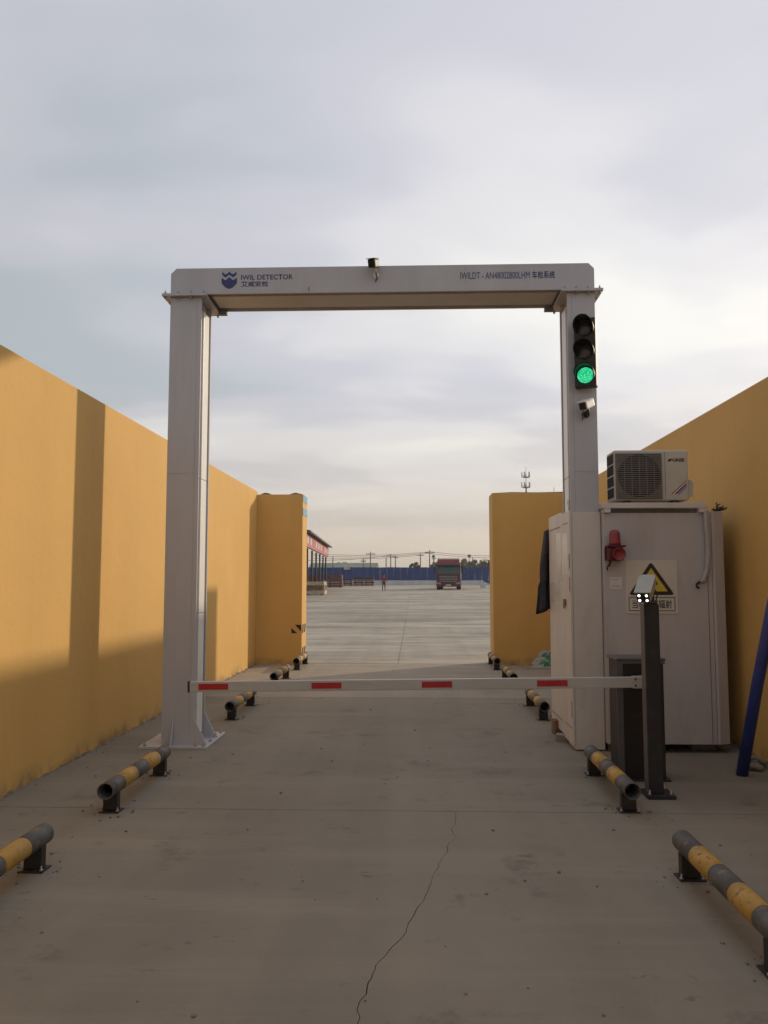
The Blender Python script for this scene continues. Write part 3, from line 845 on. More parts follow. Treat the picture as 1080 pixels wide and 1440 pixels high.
# warning sign
b = MB()
SO = (2.31, BF - 0.006, 1.31)
sg = thing('warning_sign', 'radiation warning sign with black triangle on booth front', 'sign', SO)
sx0, sx1, sz0, sz1 = 2.003, 2.488, 1.293, 1.795
b = MB(); b.box(sx0, sx1, BF - 0.007, BF - 0.0015, sz0, sz1, 0.001); b.build('plate', M['signplate'], sg)
tcx, tz0, tz1, thw = 2.244, 1.468, 1.783, 0.216
def rtri(k, y0, y1, rad):
    """triangle with rounded corners, k = inset scale"""
    cz = tz0 + (tz1 - tz0) * 0.36
    P = [Vector((tcx - thw * k, cz + (tz0 - cz) * k)), Vector((tcx + thw * k, cz + (tz0 - cz) * k)), Vector((tcx, cz + (tz1 - cz) * k))]
    out = []
    for i in range(3):
        p, a, c = P[i], P[i - 1], P[(i + 1) % 3]
        u, v = (a - p).normalized() * rad, (c - p).normalized() * rad
        for q in range(5):
            s_ = q / 4
            out.append(tuple(p + u * (1 - s_) ** 2 + v * s_ ** 2))
    return out
b = MB(); b.prism(rtri(1.0, 0, 0, 0.035), 'y', BF - 0.009, BF - 0.0073); b.build('triangle_border', M['signblack'], sg)
b = MB(); b.prism(rtri(0.70, 0, 0, 0.006), 'y', BF - 0.0105, BF - 0.0092); b.build('triangle_field', M['signyel'], sg)
tf = MB()
cz = 1.563
tf.tube([(tcx, BF - 0.0122, cz), (tcx, BF - 0.0107, cz)], 0.011, 14)
for k in range(3):
    a = R(90 + 120 * k + 180)
    pts = []
    for q in range(7):
        an = a + R(-30 + 60 * q / 6); pts.append((tcx + 0.058 * math.cos(an), cz + 0.058 * math.sin(an)))
    for q in range(7):
        an = a + R(30 - 60 * q / 6); pts.append((tcx + 0.017 * math.cos(an), cz + 0.017 * math.sin(an)))
    tf.prism(pts, 'y', BF - 0.012, BF - 0.0107)
tf.build('trefoil', M['signblack'], sg)
fr = MB()
fx0, fx1, fz0, fz1, fw = 2.028, 2.462, 1.318, 1.448, 0.006
for a in ((fx0, fx1, fz0, fz0 + fw), (fx0, fx1, fz1 - fw, fz1), (fx0, fx0 + fw, fz0 + fw, fz1 - fw), (fx1 - fw, fx1, fz0 + fw, fz1 - fw)):
    fr.box(a[0], a[1], BF - 0.009, BF - 0.0073, a[2], a[3])
fr.build('text_frame', M['signblack'], sg)
lettering('当心电离辐射', 0.368, 0.08, M['signblack'], sg, (2.062, BF - 0.0073, 1.343), SO, bold=0.006)

# notice sheet
b = MB(); b.box(1.858, 1.968, BF - 0.003, BF - 0.0005, 1.525, 1.635); tag(b.build('notice_paper', M['paper'], org=(1.93, BF, 1.5)), 'small pale paper notice on booth front below the red beacon', 'notice')
for zc in (1.615, 1.55):
    b = MB(); b.box(1.875, 1.955, BF - 0.0045, BF - 0.0032, zc, zc + 0.004); o = b.build('printed_line', M['gatedark'], bpy.data.objects['notice_paper'], org=(1.93, BF, 1.5))

# siren beacon
AO = (1.895, BF - 0.001, 1.83)
al = thing('alarm_beacon', 'red siren beacon with dome lamp on booth front', 'alarm', AO)
b = MB(); b.lathe([(0.054, 0), (0.056, 0.02), (0.052, 0.03), (0.050, 0.10), (0.044, 0.125), (0.028, 0.14), (0.01, 0.144)], (1.893, BF - 0.085, 1.938), 20); b.build('dome', M['redplastic'], al)
b = MB(); b.box(1.812, 1.985, BF - 0.135, BF - 0.03, 1.918, 1.936, 0.004); b.build('lamp_base', M['reddark'], al)
b = MB(); b.box(1.822, 1.965, BF - 0.115, BF - 0.02, 1.79, 1.916, 0.012); b.build('siren_box', M['reddark'], al)
b = MB(); b.lathe([(0.032, 0), (0.05, 0.035), (0.062, 0.055), (0.056, 0.054), (0.04, 0.03), (0.02, 0.02)], (0, 0, 0), 18, mx=Matrix.Translation((1.912, BF - 0.112, 1.852)) @ Matrix.Rotation(R(90), 4, 'X')); b.build('horn', M['redplastic'], al)
b = MB(); b.box(1.81, 1.98, BF - 0.022, BF - 0.003, 1.80, 1.92, 0.003); b.build('mount_plate', M['reddark'], al)
b = MB(); b.tube([(1.85, BF - 0.06, 1.797), (1.845, BF - 0.05, 1.76), (1.83, BF - 0.02, 1.73), (1.835, BF - 0.01, 1.70)], 0.006, 6); b.tube([(1.86, BF - 0.06, 1.797), (1.855, BF - 0.04, 1.755), (1.85, BF - 0.012, 1.735)], 0.005, 6); b.build('cable', M['black'], al)

# outdoor air conditioner
CO = (2.29, 8.15, 2.343)
ac = thing('air_conditioner', 'cream outdoor air conditioner unit on the booth roof rack', 'air conditioner', CO)
ax0, ax1, ay0, ay1, az0, az1 = 1.915, 2.615, BF - 0.03, 8.24, 2.362, 2.848
b = MB(); b.box(ax0, ax1, ay0, ay1, az0, az1, 0.016); cas = b.build('casing', M['ac'], ac)
for xx in (ax0 + 0.1, ax1 - 0.15):
    b = MB(); b.box(xx, xx + 0.05, ay0 - 0.005, ay1 + 0.005, 2.343, az0 - 0.001, 0.003); b.build('foot', M['acdark'], ac)
fx, fz, fr_ = ax0 + 0.235, (az0 + az1) / 2 - 0.005, 0.205
b = MB(); b.box(fx - 0.225, fx + 0.215, ay0 - 0.006, ay0 - 0.001, fz - 0.225, fz + 0.215, 0.002); b.build('grille_panel', M['acgrille'], ac)
b = MB(); b.lathe([(fr_, 0), (fr_, 0.002), (0.01, 0.0022)], (0, 0, 0), 32, mx=Matrix.Translation((fx, ay0 - 0.0065, fz)) @ Matrix.Rotation(R(90), 4, 'X')); b.build('fan_opening', M['acdark'], ac)
b = MB()
for k in range(22):
    zk = fz - 0.21 + 0.42 * k / 21
    hw = 0.212
    b.box(fx - hw, fx + hw, ay0 - 0.020, ay0 - 0.012, zk - 0.0035, zk + 0.0035)
for xx in (-0.14, -0.07, 0.0, 0.07, 0.14):
    b.box(fx + xx - 0.003, fx + xx + 0.003, ay0 - 0.012, ay0 - 0.009, fz - 0.213, fz + 0.213)
b.build('grille_bars', M['acgrille'], ac)
b = MB()
for k in range(3):
    a = R(20 + 120 * k)
    P = [(fx + 0.05 * math.cos(a), fz + 0.05 * math.sin(a)), (fx + 0.19 * math.cos(a), fz + 0.19 * math.sin(a)), (fx + 0.19 * math.cos(a + 1.0), fz + 0.19 * math.sin(a + 1.0)), (fx + 0.05 * math.cos(a + 1.6), fz + 0.05 * math.sin(a + 1.6))]
    b.prism(P, 'y', ay0 - 0.0105, ay0 - 0.0095)
b.build('fan_blade', M['black'], ac)
# side coil slots
for k in range(4):
    z0 = az0 + 0.035 + k * 0.11
    b = MB(); b.box(ax0 - 0.003, ax0 + 0.002, ay0 + 0.03, ay1 - 0.03, z0, z0 + 0.092); b.build('coil_opening', M['acdark'], ac)
b = MB(); b.prism([(ax1 + 0.001, az0 + 0.02), (ax1 + 0.05, az0 + 0.05), (ax1 + 0.055, az0 + 0.17), (ax1 + 0.03, az0 + 0.205), (ax1 + 0.001, az0 + 0.205)], 'y', ay0 + 0.03, ay0 + 0.20, bev=0.006); b.build('valve_cover', M['ac'], ac)
b = MB(); b.box(ax1 - 0.222, ax1 - 0.218, ay0 - 0.002, ay0 + 0.001, az0 + 0.02, az1 - 0.02); b.build('panel_seam', M['gatedark'], ac)
lettering('GREE', 0.118, 0.03, M['signblack'], ac, (ax1 - 0.152, ay0 - 0.0005, az1 - 0.112), CO, bold=0.03)
b = MB(); b.prism([(ax1 - 0.196, az1 - 0.110), (ax1 - 0.184, az1 - 0.092), (ax1 - 0.170, az1 - 0.084), (ax1 - 0.152, az1 - 0.086), (ax1 - 0.158, az1 - 0.104), (ax1 - 0.178, az1 - 0.113)], 'y', ay0 - 0.002, ay0 - 0.0005); b.build('emblem', M['signblack'], ac)
def para(u0, u1, m_, dy):
    q = lambda u, v: (ax1 - 0.168 + 0.075 * u + (0.145 - 0.072 * u) * v, az0 + 0.062 + (0.13 - 0.06 * u) * v)
    b = MB(); b.prism([q(u0, 0), q(u1, 0), q(u1, 1), q(u0, 1)], 'y', ay0 - dy, ay0 - 0.0005); b.build('sticker', m_, ac)
para(0.0, 1.0, M['paper'], 0.0012)
para(0.0, 0.18, M['red'], 0.002)
para(0.40, 0.72, M['navy'], 0.002)
para(0.84, 1.0, M['navy'], 0.002)

# corrugated hose down the booth front
hp = [(2.70, 8.12, 2.33), (2.745, 8.0, 2.335), (2.765, 7.935, 2.27), (2.765, 7.93, 2.15), (2.775, 7.93, 2.0), (2.775, 7.93, 1.85), (2.76, 7.93, 1.70), (2.725, 7.935, 1.605), (2.70, 7.955, 1.59)]
fine, rr = [], []
for a, c in zip(hp, hp[1:]):
    n = max(2, int((Vector(c) - Vector(a)).length / 0.017))
    for k in range(n):
        fine.append(Vector(a).lerp(Vector(c), k / n)); rr.append(0.029 if len(rr) % 2 else 0.018)
b = MB(); b.tube(fine, rr, 10); tag(b.build('drain_hose', M['hose'], org=(2.70, 7.955, 1.62)), 'white corrugated hose hanging down the booth front', 'hose')
b = MB(); b.tube([(2.695, 7.952, 1.59), (2.66, 7.93, 1.57), (2.655, 7.92, 1.545), (2.68, 7.93, 1.535)], 0.01, 6)
o = b.build('hose_end', M['dirtblack'], bpy.data.objects['drain_hose'], org=(2.70, 7.955, 1.62))
# loose cable ends on the roof corner
b = MB(); rnd = random.Random(11)
for k in range(7):
    p = Vector((2.86 + 0.05 * rnd.random(), 8.0 + 0.1 * rnd.random(), 2.266)); pts = [p]
    for q in range(4):
        p = p + Vector((rnd.uniform(-0.02, 0.045), rnd.uniform(-0.03, 0.02), rnd.uniform(0.0, 0.03) if q < 3 else rnd.uniform(-0.02, 0.03))); pts.append(p)
    b.tube(pts, 0.006, 5)
tag(b.build('loose_cables', M['dirtblack'], org=(2.88, 8.02, 2.266)), 'tangle of black cable ends on the booth roof corner', 'cables')

# dark cloth hanging at the back of the booth doors
b = MB()
nu, nv = 9, 16
grid = []
for j in range(nv + 1):
    row = []
    v_ = j / nv
    wid = 0.12 + 0.10 * v_ + (0.02 if j > 10 else 0)
    for i in range(nu + 1):
        u = i / nu
        x = 1.548 - wid * u + 0.05
        row.append(b.bm.verts.new((x, 9.36 + 0.055 * math.sin(u * 13 + v_ * 2.6) + 0.03 * math.sin(v_ * 9 + u * 4), 2.26 - 1.0 * v_ - 0.05 * u * (1 - v_) + 0.03 * math.sin(u * 5) * v_ - (0.06 * u if j == 0 else 0))))
    grid.append(row)
for j in range(nv):
    for i in range(nu):
        f = b.bm.faces.new((grid[j][i], grid[j][i + 1], grid[j + 1][i + 1], grid[j + 1][i])); f.smooth = True
clo = b.build('hanging_cloth', M['cloth'], org=(1.5, 9.36, 1.26))
sm = clo.modifiers.new('solid', 'SOLIDIFY'); sm.thickness = 0.012
tag(clo, 'dark cloth hanging behind the lane side booth doors', 'cloth')

# ================================================================== BARRIER
BX = (1.85, 6.95, 0)
bar = thing('boom_barrier', 'lowered barrier with white boom and charcoal cabinet across the lane', 'barrier', BX)
b = MB(); b.box(1.655, 2.02, 6.88, 7.20, 0.02, 0.955, 0.006); cb_ = b.build('cabinet', M['cabinet'], bar)
b = MB(); b.box(1.638, 1.690, 6.866, 6.879, 0.02, 0.955, 0.002); b.box(1.690, 2.03, 6.866, 6.879, 0.93, 0.955, 0.002); b.build('lit_side_trim', M['cabedge'], cb_)  # left strip puts the cabinet's brighter side face into the colour
b = MB(); b.box(1.64, 2.035, 6.862, 7.215, 0.9565, 0.975, 0.004); b.build('cabinet_lid', M['cabedge'], cb_)
b = MB(); b.box(1.62, 2.05, 6.85, 7.23, 0.0, 0.018, 0.003); b.build('base_plate', M['blacksteel'], cb_)
# the boom: a flat box section tilting up slightly to its pivot
bt, bpv = Vector((-1.815, 6.70, 0.752)), Vector((1.88, 6.70, 0.806))
ang = math.atan2(bpv.z - bt.z, bpv.x - bt.x); L = (bpv - bt).length
BXF = Matrix.Translation(bt) @ Matrix.Rotation(-ang, 4, 'Y')
b = MB(); b.box(0.012, L - 0.16, -0.02, 0.02, -0.042, 0.042, 0.006, mx=BXF); arm = b.build('boom', M['boom'], bar)
b = MB(); b.box(-0.004, 0.011, -0.0225, 0.0225, -0.0445, 0.0445, 0.003, mx=BXF); b.build('end_cap', M['black'], arm)
b = MB(); b.box(L - 0.161, L, -0.026, 0.026, -0.047, 0.047, 0.005, mx=BXF); b.build('boom_sleeve', M['boom'], arm)
for xx in (0.085, 0.995, 1.875, 2.785):
    b = MB(); b.box(xx, xx + 0.24, -0.0225, -0.0203, -0.024, 0.024, mx=BXF); b.build('reflector', M['red'], arm)
    b = MB(); b.box(xx - 0.012, xx + 0.252, -0.0203, -0.0195, -0.029, 0.029, mx=BXF); b.build('reflector_backing', M['boom'], arm)
for zz_ in (-0.024, 0.024):
    b = MB(); b.lathe([(0.008, 0), (0.008, 0.006), (0.003, 0.008)], (0, 0, 0), 8, mx=BXF @ Matrix.Translation((L - 0.14, -0.026, zz_)) @ Matrix.Rotation(R(90), 4, 'X')); b.build('bolt', M['blacksteel'], arm)
b = MB(); b.box(1.80, 1.90, 6.722, 6.866, 0.765, 0.845, 0.006); b.tube([(1.85, 6.724, 0.80), (1.85, 6.88, 0.80)], 0.05, 16); b.build('pivot', M['blacksteel'], bar)

# camera post
PO = (1.795, 6.42, 0)
po = thing('camera_post', 'slim black steel post in front of the barrier cabinet', 'post', PO)
b = MB(); b.box(1.738, 1.848, 6.36, 6.46, 0.028, 1.425, 0.006); b.build('post_tube', M['blacksteel'], po)
b = MB(); b.box(1.732, 1.7375, 6.362, 6.458, 0.03, 1.42); b.build('lit_side_strip', M['cabedge'], po)  # lighter grey paints in the light on the post's left side
b = MB(); b.box(1.715, 1.92, 6.30, 6.53, 0.0, 0.027, 0.003); bpp = b.build('base_plate', M['blacksteel'], po)
for bx, by in ((1.89, 6.33), (1.735, 6.33), (1.89, 6.5)):
    b = MB(); b.lathe([(0.012, 0), (0.012, 0.012), (0.006, 0.013), (0.006, 0.035)], (bx, by, 0.027), 8); b.build('bolt', M['steel'], bpp)
o_ = (1.795, 6.42, 1.425)
t, d, qm = bullet_camera('plate_camera', 'white camera with four lit lamps on top of the black post', o_, (-0.40, -0.80, -0.55), None, None)
t['label'] = 'white camera with four lit lamps on top of the black post'
X = cam_parts(t, (1.765, 6.40, 1.545), qm, 0.11, 0.09, 0.27, M['camgrey'], M['black'], 0.01)
for dx in (-0.027, 0.027):
    for dz in (-0.021, 0.021):
        b = MB(); b.lathe([(0.0098, 0), (0.0085, 0.004), (0.003, 0.005)], (0, 0, 0), 12, mx=X @ Matrix.Translation((dx, -0.139, dz)) @ Matrix.Rotation(R(90), 4, 'X')); b.build('led', M['led'], t)
b = MB(); b.tube([(1.80, 6.41, 1.425), (1.80, 6.41, 1.49)], 0.028, 12); b.lathe([(0.05, 0), (0.05, 0.012), (0.03, 0.02)], (1.80, 6.41, 1.4255), 14); b.build('mount', M['black'], t)
b = MB(); b.tube([(1.84, 6.48, 1.56), (1.87, 6.47, 1.50), (1.85, 6.45, 1.44), (1.83, 6.44, 1.425)], 0.006, 6); b.build('cable', M['black'], t)

# ================================================================== PIPE RAILS
def make_rail():
    L_ = 1.33
    t = thing('guard_rail', 'x', 'guard rail', (0, 0, 0), 'striped pipe guard rails along the lane', local=True)
    zc, r = 0.165, 0.057
    n = 5
    ln = [0.26, 0.27, 0.25, 0.28, 0.27]
    y = 0
    for i in range(n):
        b = MB(); b.pipe((0, y, zc), (0, y + ln[i], zc), r, r - 0.005, 20)
        b.build('grey_band' if i % 2 == 0 else 'yellow_band', M['railgrey'] if i % 2 == 0 else M['railyel'], t)
        y += ln[i]
    for yy in (0.13, L_ - 0.11):
        b = MB(); b.box(-0.05, 0.05, yy - 0.03, yy + 0.03, 0.012, zc - 0.035, 0.003); p = b.build('leg', M['blacksteel'], t)
        b = MB(); b.box(-0.07, 0.07, yy - 0.06, yy + 0.06, 0.0, 0.0085, 0.002); bp_ = b.build('base_plate', M['blacksteel'], p)
        for sx_ in (-0.058, 0.058):
            b = MB(); b.lathe([(0.011, 0), (0.011, 0.01), (0.005, 0.011), (0.005, 0.028)], (sx_, yy - 0.045, 0.0085), 8); b.build('anchor_bolt', M['steel'], p)
    return t
RXL, RXR = -2.115, 1.49
railL = make_rail()
spots = [
    (RXL, 3.46, 'nearest striped pipe rail on the sunlit wall side, cut off by the frame'),
    (RXL, 5.73, 'striped pipe rail just before the lettered gate column'),
    (RXL, 9.57, 'striped pipe rail directly behind the boom tip'),
    (RXL, 12.55, 'striped pipe rail partly hidden above the boom on the sunlit wall side'),
    (RXL, 14.95, 'striped pipe rail at the foot of the blue striped wall stub'),
    (RXR, 3.46, 'nearest striped pipe rail on the booth side, low in the corner'),
    (RXR, 5.86, 'striped pipe rail beside the charcoal barrier cabinet'),
    (RXR, 9.68, 'striped pipe rail before the white booth doors below the boom'),
    (RXR, 12.6, 'striped pipe rail partly hidden above the boom on the booth side'),
    (RXR, 15.08, 'striped pipe rail at the foot of the plain wall stub'),
]
for i, (x, y, lab) in enumerate(spots):
    o = railL if i == 0 else dup(railL)
    o.location = (x, y, 0.0)
    o.rotation_euler.z = random.uniform(-0.006, 0.006)
    o['label'] = lab

# blue pole leaning on the shaded wall
b = MB(); b.tube([(2.70, 7.10, 0.0), (2.80, 6.97, 0.75), (3.045, 6.62, 2.45)], 0.048, 14); tag(b.build('blue_pole', M['blue'], org=(2.70, 7.10, 0)), 'blue steel pole leaning against the shaded ochre wall', 'pole')
# scrap behind the pole
b = MB(); b.tube([(2.80, 7.30, 0.03), (2.88, 7.26, 0.04), (2.93, 7.22, 0.03)], [0.035, 0.03, 0.02], 8); b.tube([(2.85, 7.42, 0.06), (2.93, 7.38, 0.09), (3.0, 7.32, 0.05)], 0.02, 8)
b.box(2.9, 3.02, 7.36, 7.46, 0.0, 0.05, 0.01)
tag(b.build('scrap_pile', M['brickgrey'], org=(2.9, 7.34, 0)), 'small heap of grey scrap behind the blue pole foot', 'scrap')

# crumpled sack by the end wall
def sack():
    b = MB()
    rnd = random.Random(21)
    n, mrows = 12, 8
    rings = []
    for j in range(mrows + 1):
        v_ = j / mrows
        ring = []
        for i in range(n):
            a = 2 * math.pi * i / n
            wv = (0.20 - 0.09 * v_) * (1 + rnd.uniform(-0.25, 0.25))
            dv = (0.12 - 0.06 * v_) * (1 + rnd.uniform(-0.15, 0.15))
            ring.append(b.bm.verts.new((2.36 + wv * math.cos(a) + 0.13 * v_, 15.62 + dv * math.sin(a) + 0.16 * v_, 0.31 * v_ + rnd.uniform(-0.025, 0.012) * (j > 0))))
        rings.append(ring)
    for k in range(mrows):
        for i in range(n):
            f = b.bm.faces.new((rings[k][i], rings[k][(i + 1) % n], rings[k + 1][(i + 1) % n], rings[k + 1][i]))
            f.material_index = 1 if (i in (8, 9, 10) and 1 <= k <= 6 and (i + k) % 3 != 0) else 0
    b.bm.faces.new(rings[0][::-1]); b.bm.faces.new(rings[-1])
    return b
tag(sack().build('crumpled_sack', [M['sack'], M['sackgreen']], org=(2.4, 15.65, 0)), 'crumpled white and green sack slumped at the plain wall stub', 'sack')
b = MB(); b.prism([(2.04, 15.42), (2.5, 15.36), (2.62, 15.55), (2.2, 15.66)], 'z', 0.001, 0.02); tag(b.build('cardboard_sheet', M['sack'], org=(2.3, 15.5, 0)), 'flat pale sheet on the ground under the green sack', 'sheet')

# grit and small stones on the lane
b = MB(); rnd = random.Random(31)
FEET = [(RXL, y_ + d_) for y_ in (3.46, 5.73, 9.57) for d_ in (0.13, 1.22)] + [(RXR, y_ + d_) for y_ in (3.46, 5.86, 9.68) for d_ in (0.13, 1.22)]
for k in range(900):
    if k < 260: x, y = rnd.uniform(-2.9, 2.9), 3.0 + 12 * rnd.random() ** 1.6
    else: x, y = -2.12 + rnd.uniform(-0.35, 0.25), rnd.uniform(3.2, 15.5)
    if 300 < k < 350: x, y = -0.31 + rnd.gauss(0, 0.03), YJ + 0.1 + 14 * rnd.random()
    if k >= 420:
        fx_, fy_ = FEET[k % 12]; x, y = fx_ + rnd.gauss(0, 0.10), fy_ + rnd.gauss(0, 0.10)
    if k % 9 == 0: x, y = XL + 0.05 + 0.2 * rnd.random() ** 2, rnd.uniform(4, 15)
    s_ = 0.003 + 0.009 * rnd.random() ** 3
    r_ = bmesh.ops.create_icosphere(b.bm, subdivisions=1, radius=s_)
    for v in r_['verts']: v.co = Vector((v.co.x * rnd.uniform(0.7, 1.3), v.co.y * rnd.uniform(0.7, 1.4), v.co.z * 0.7)) + Vector((x, y, gz(y) + s_ * 0.4))
tag(b.build('grit', M['stone']), 'loose grit and small stones scattered on the lane', 'grit', kind='stuff')

# ================================================================== THE YARD BEYOND
# lorry
TY = 86.0
to_ = (3.55, TY, gz(TY))
tr = thing('lorry', 'maroon lorry parked facing the lane in the far yard', 'lorry', to_, local=True)
W2 = 1.24
b = MB(); b.prism([(-0.0, 0.55), (0.02, 1.55), (0.16, 2.05), (0.30, 2.62), (0.55, 2.80), (1.9, 2.80), (1.9, 0.55)], 'x', -W2, W2, bev=0.04); cab = b.build('cab', M['maroon'], tr)
b = MB(); b.prism([(0.30, 2.62), (0.55, 3.12), (1.0, 3.26), (1.85, 3.26), (1.85, 2.78), (0.55, 2.78)], 'x', -1.14, 1.14, bev=0.03); b.build('roof_fairing', M['truckred'], tr)
b = MB(); b.prism([(-0.02, 1.62), (0.112, 2.04), (0.235, 2.52), (0.255, 2.52), (0.132, 2.04), (0.0, 1.62)], 'x', -1.06, 1.06); b.build('windscreen', M['windshield'], cab)
b = MB(); b.prism([(0.10, 2.56), (-0.08, 2.48), (-0.08, 2.52), (0.10, 2.66)], 'x', -1.1, 1.1); b.build('sun_visor', M['truckdark'], cab)
b = MB(); b.box(-0.98, 0.98, -0.035, -0.003, 0.78, 1.48); gr = b.build('grille', M['truckdark'], cab)
for k in range(4):
    b = MB(); b.box(-0.94, 0.94, -0.06, -0.036, 0.84 + 0.17 * k, 0.90 + 0.17 * k, 0.005); b.build('grille_bar', M['chrome'], gr)
b = MB(); b.box(-1.25, 1.25, -0.12, 0.12, 0.32, 0.74, 0.04); bu = b.build('bumper', M['maroon'], tr)
b = MB(); b.box(-0.28, 0.28, -0.125, -0.121, 0.42, 0.54); b.build('number_plate', M['fencebase'], bu)
for s_ in (-1, 1):
    b = MB(); b.prism([(s_ * 0.72, 0.56), (s_ * 1.2, 0.60), (s_ * 1.22, 0.80), (s_ * 0.78, 0.70)], 'y', -0.135, -0.04); b.build('headlight', M['headlight'], tr)
    b = MB(); b.box(*sorted((s_ * 1.32, s_ * 1.5)), 0.12, 0.2, 1.75, 2.35, 0.02); b.tube([(s_ * 1.22, 0.3, 2.4), (s_ * 1.4, 0.16, 2.38), (s_ * 1.4, 0.16, 1.7), (s_ * 1.22, 0.3, 1.68)], 0.02, 6); b.build('mirror', M['truckdark'], tr)
    b = MB(); b.tube([(s_ * 0.9, 1.1, 0.52), (s_ * 1.23, 1.1, 0.52)], 0.52, 20, smooth=False); wh = b.build('wheel', M['tyre'], tr)
    b = MB(); b.tube([(s_ * 1.22, 1.1, 0.52), (s_ * 1.25, 1.1, 0.52)], 0.28, 14); b.build('rim', M['chrome'], wh)
    for yy in (4.6, 5.8):
        b = MB(); b.tube([(s_ * 0.75, yy, 0.52), (s_ * 1.23, yy, 0.52)], 0.52, 20, smooth=False); b.build('wheel', M['tyre'], tr)
b = MB(); b.box(-1.2, 1.2, 2.1, 8.2, 0.9, 1.05, 0.01); b.box(-0.5, 0.5, 1.5, 8.0, 0.55, 0.89, 0.01); b.build('chassis', M['truckdark'], tr)
b = MB(); b.box(-1.25, 1.25, 2.1, 8.2, 1.051, 2.2, 0.03); b.build('cargo_bed', M['tarp'], tr)
b = MB(); b.box(-1.55, -1.1, 0.5, 1.6, 0.0, 0.0) if False else None
tr.rotation_euler.z = R(-4)

# person walking in the yard
PY = 79.5
pb = bpy.data.meshes.new('person')
J = [(0, 0, 0.90, .125), (0, 0, 1.12, .135), (0, 0.0, 1.33, .15), (0, -0.01, 1.47, .055), (0, -0.02, 1.60, .10), (0, -0.015, 1.70, .085),
     (0.10, 0, 0.84, .10), (0.11, -0.03, 0.47, .068), (0.12, 0.02, 0.08, .05), (0.125, -0.12, 0.04, .04),
     (-0.10, 0, 0.84, .10), (-0.12, 0.02, 0.47, .068), (-0.14, 0.06, 0.08, .05), (-0.145, -0.08, 0.04, .04),
     (0.20, 0, 1.37, .065), (0.30, 0.03, 1.14, .05), (0.27, -0.10, 0.96, .04), (0.22, -0.16, 0.94, .035),
     (-0.20, 0, 1.37, .065), (-0.27, 0.03, 1.12, .05), (-0.28, -0.05, 0.88, .04), (-0.28, -0.08, 0.80, .035)]
ED = [(0, 1), (1, 2), (2, 3), (3, 4), (4, 5), (0, 6), (6, 7), (7, 8), (8, 9), (0, 10), (10, 11), (11, 12), (12, 13), (2, 14), (14, 15), (15, 16), (16, 17), (2, 18), (18, 19), (19, 20), (20, 21)]
pb.from_pydata([j[:3] for j in J], ED, [])
tmp = bpy.data.objects.new('person', pb); COL.objects.link(tmp)
sk = tmp.modifiers.new('skin', 'SKIN')
for i, j in enumerate(J): pb.skin_vertices[0].data[i].radius = (j[3], j[3] * 0.85)
pb.skin_vertices[0].data[0].use_root = True
tmp.modifiers.new('sub', 'SUBSURF').levels = 2
bpy.context.view_layer.update()
pm = bpy.data.meshes.new_from_object(tmp.evaluated_get(bpy.context.evaluated_depsgraph_get()))
bpy.data.objects.remove(tmp)
for m_ in (M['jacket'], M['trousers'], M['skin'], M['truckdark']): pm.materials.append(m_)
for p in pm.polygons:
    z, x = p.center.z, abs(p.center.x)
    p.material_index = 2 if z > 1.46 else (3 if z < 0.10 else (1 if z < 0.88 and x < 0.215 else (2 if x > 0.2 and z < 0.86 else 0)))
    p.use_smooth = True
pe = bpy.data.objects.new('person', pm); COL.objects.link(pe)
PS = 0.93
pe.scale = (PS, PS, PS)
pe.location = (-2.88, PY, gz(PY)); pe.rotation_euler.z = R(12)
tag(pe, 'person in rust red jacket and dark trousers walking in the far yard', 'person')
b = MB(); b.lathe([(0.105, -0.02), (0.115, 0.03), (0.10, 0.09), (0.06, 0.12), (0.01, 0.13)], (0, 0.0, 1.655), 14)
hr = b.build('hair', M['hair'], pe, org=(0, 0, 0))

# blue sheet fence on a white base
FY = 123.0
fe = thing('site_fence', 'long dark blue sheet fence on a white base behind the yard', 'fence', (0, FY, gz(FY)))
z0 = gz(FY)
pan = None; bas = None
for k in range(-70, 70):
    x = k * 1.0
    if pan is None:
        b = MB()
        prof = []
        for q in range(5):
            u = q * 0.2
            prof += [(u, 0.0), (u + 0.09, 0.0), (u + 0.11, 0.035), (u + 0.18, 0.035)]
        prof = [(u if u < 0.985 else 0.985, v) for u, v in prof]
        prof += [(0.985, 0.06), (0.0, 0.06)]
        b.prism(prof, 'z', 0.62, 2.55)
        pan = b.build('panel', M['fence'], fe, org=(0, 0, 0)); p = pan
        b = MB(); b.box(0, 0.996, -0.06, 0.10, -0.15, 0.61, 0.005); bas = b.build('base_block', M['fencebase'], fe, org=(0, 0, 0)); q = bas
    else:
        p = share(pan, 'panel', fe); q = share(bas, 'base_block', fe)
    p.location = (x, 0, random.uniform(-0.02, 0.02)); q.location = (x, 0, 0)

# open-fronted warehouse on the near side of the fence
def mix2(a, c, t): return a + (c - a) * t
A = Vector((-8.05, 61.0)); Bv = Vector((-9.35, 90.0))
wz = gz(80)
wa = thing('warehouse', 'open fronted warehouse with faded red fascia beside the yard', 'building', (-9, 76, wz))
dirv = (Bv - A); LW = dirv.length; ang_w = math.atan2(dirv.y, dirv.x)
WX = Matrix.Translation(Vector((A.x, A.y, wz))) @ Matrix.Rotation(ang_w, 4, 'Z')   # local x along the front, +y away from the yard
b = MB(); b.box(0, LW, -0.06, 0.14, 3.55, 4.55, 0.01, mx=WX); fa = b.build('fascia', M['fascia'], wa)
b = MB()
rnd = random.Random(3)
for k in range(9):
    xx = 1.2 + k * 3.0
    b.box(xx, xx + 1.3, -0.075, -0.062, 3.82, 4.32, mx=WX) if k % 4 != 2 else None
b.build('fascia_patch', M['fasciapale'], fa)
b = MB(); b.prism([(-0.45, 4.56), (9.0, 6.4), (9.0, 6.52), (-0.45, 4.68)], 'x', -0.4, LW + 0.5, mx=WX); b.build('roof', M['shedroof'], wa)
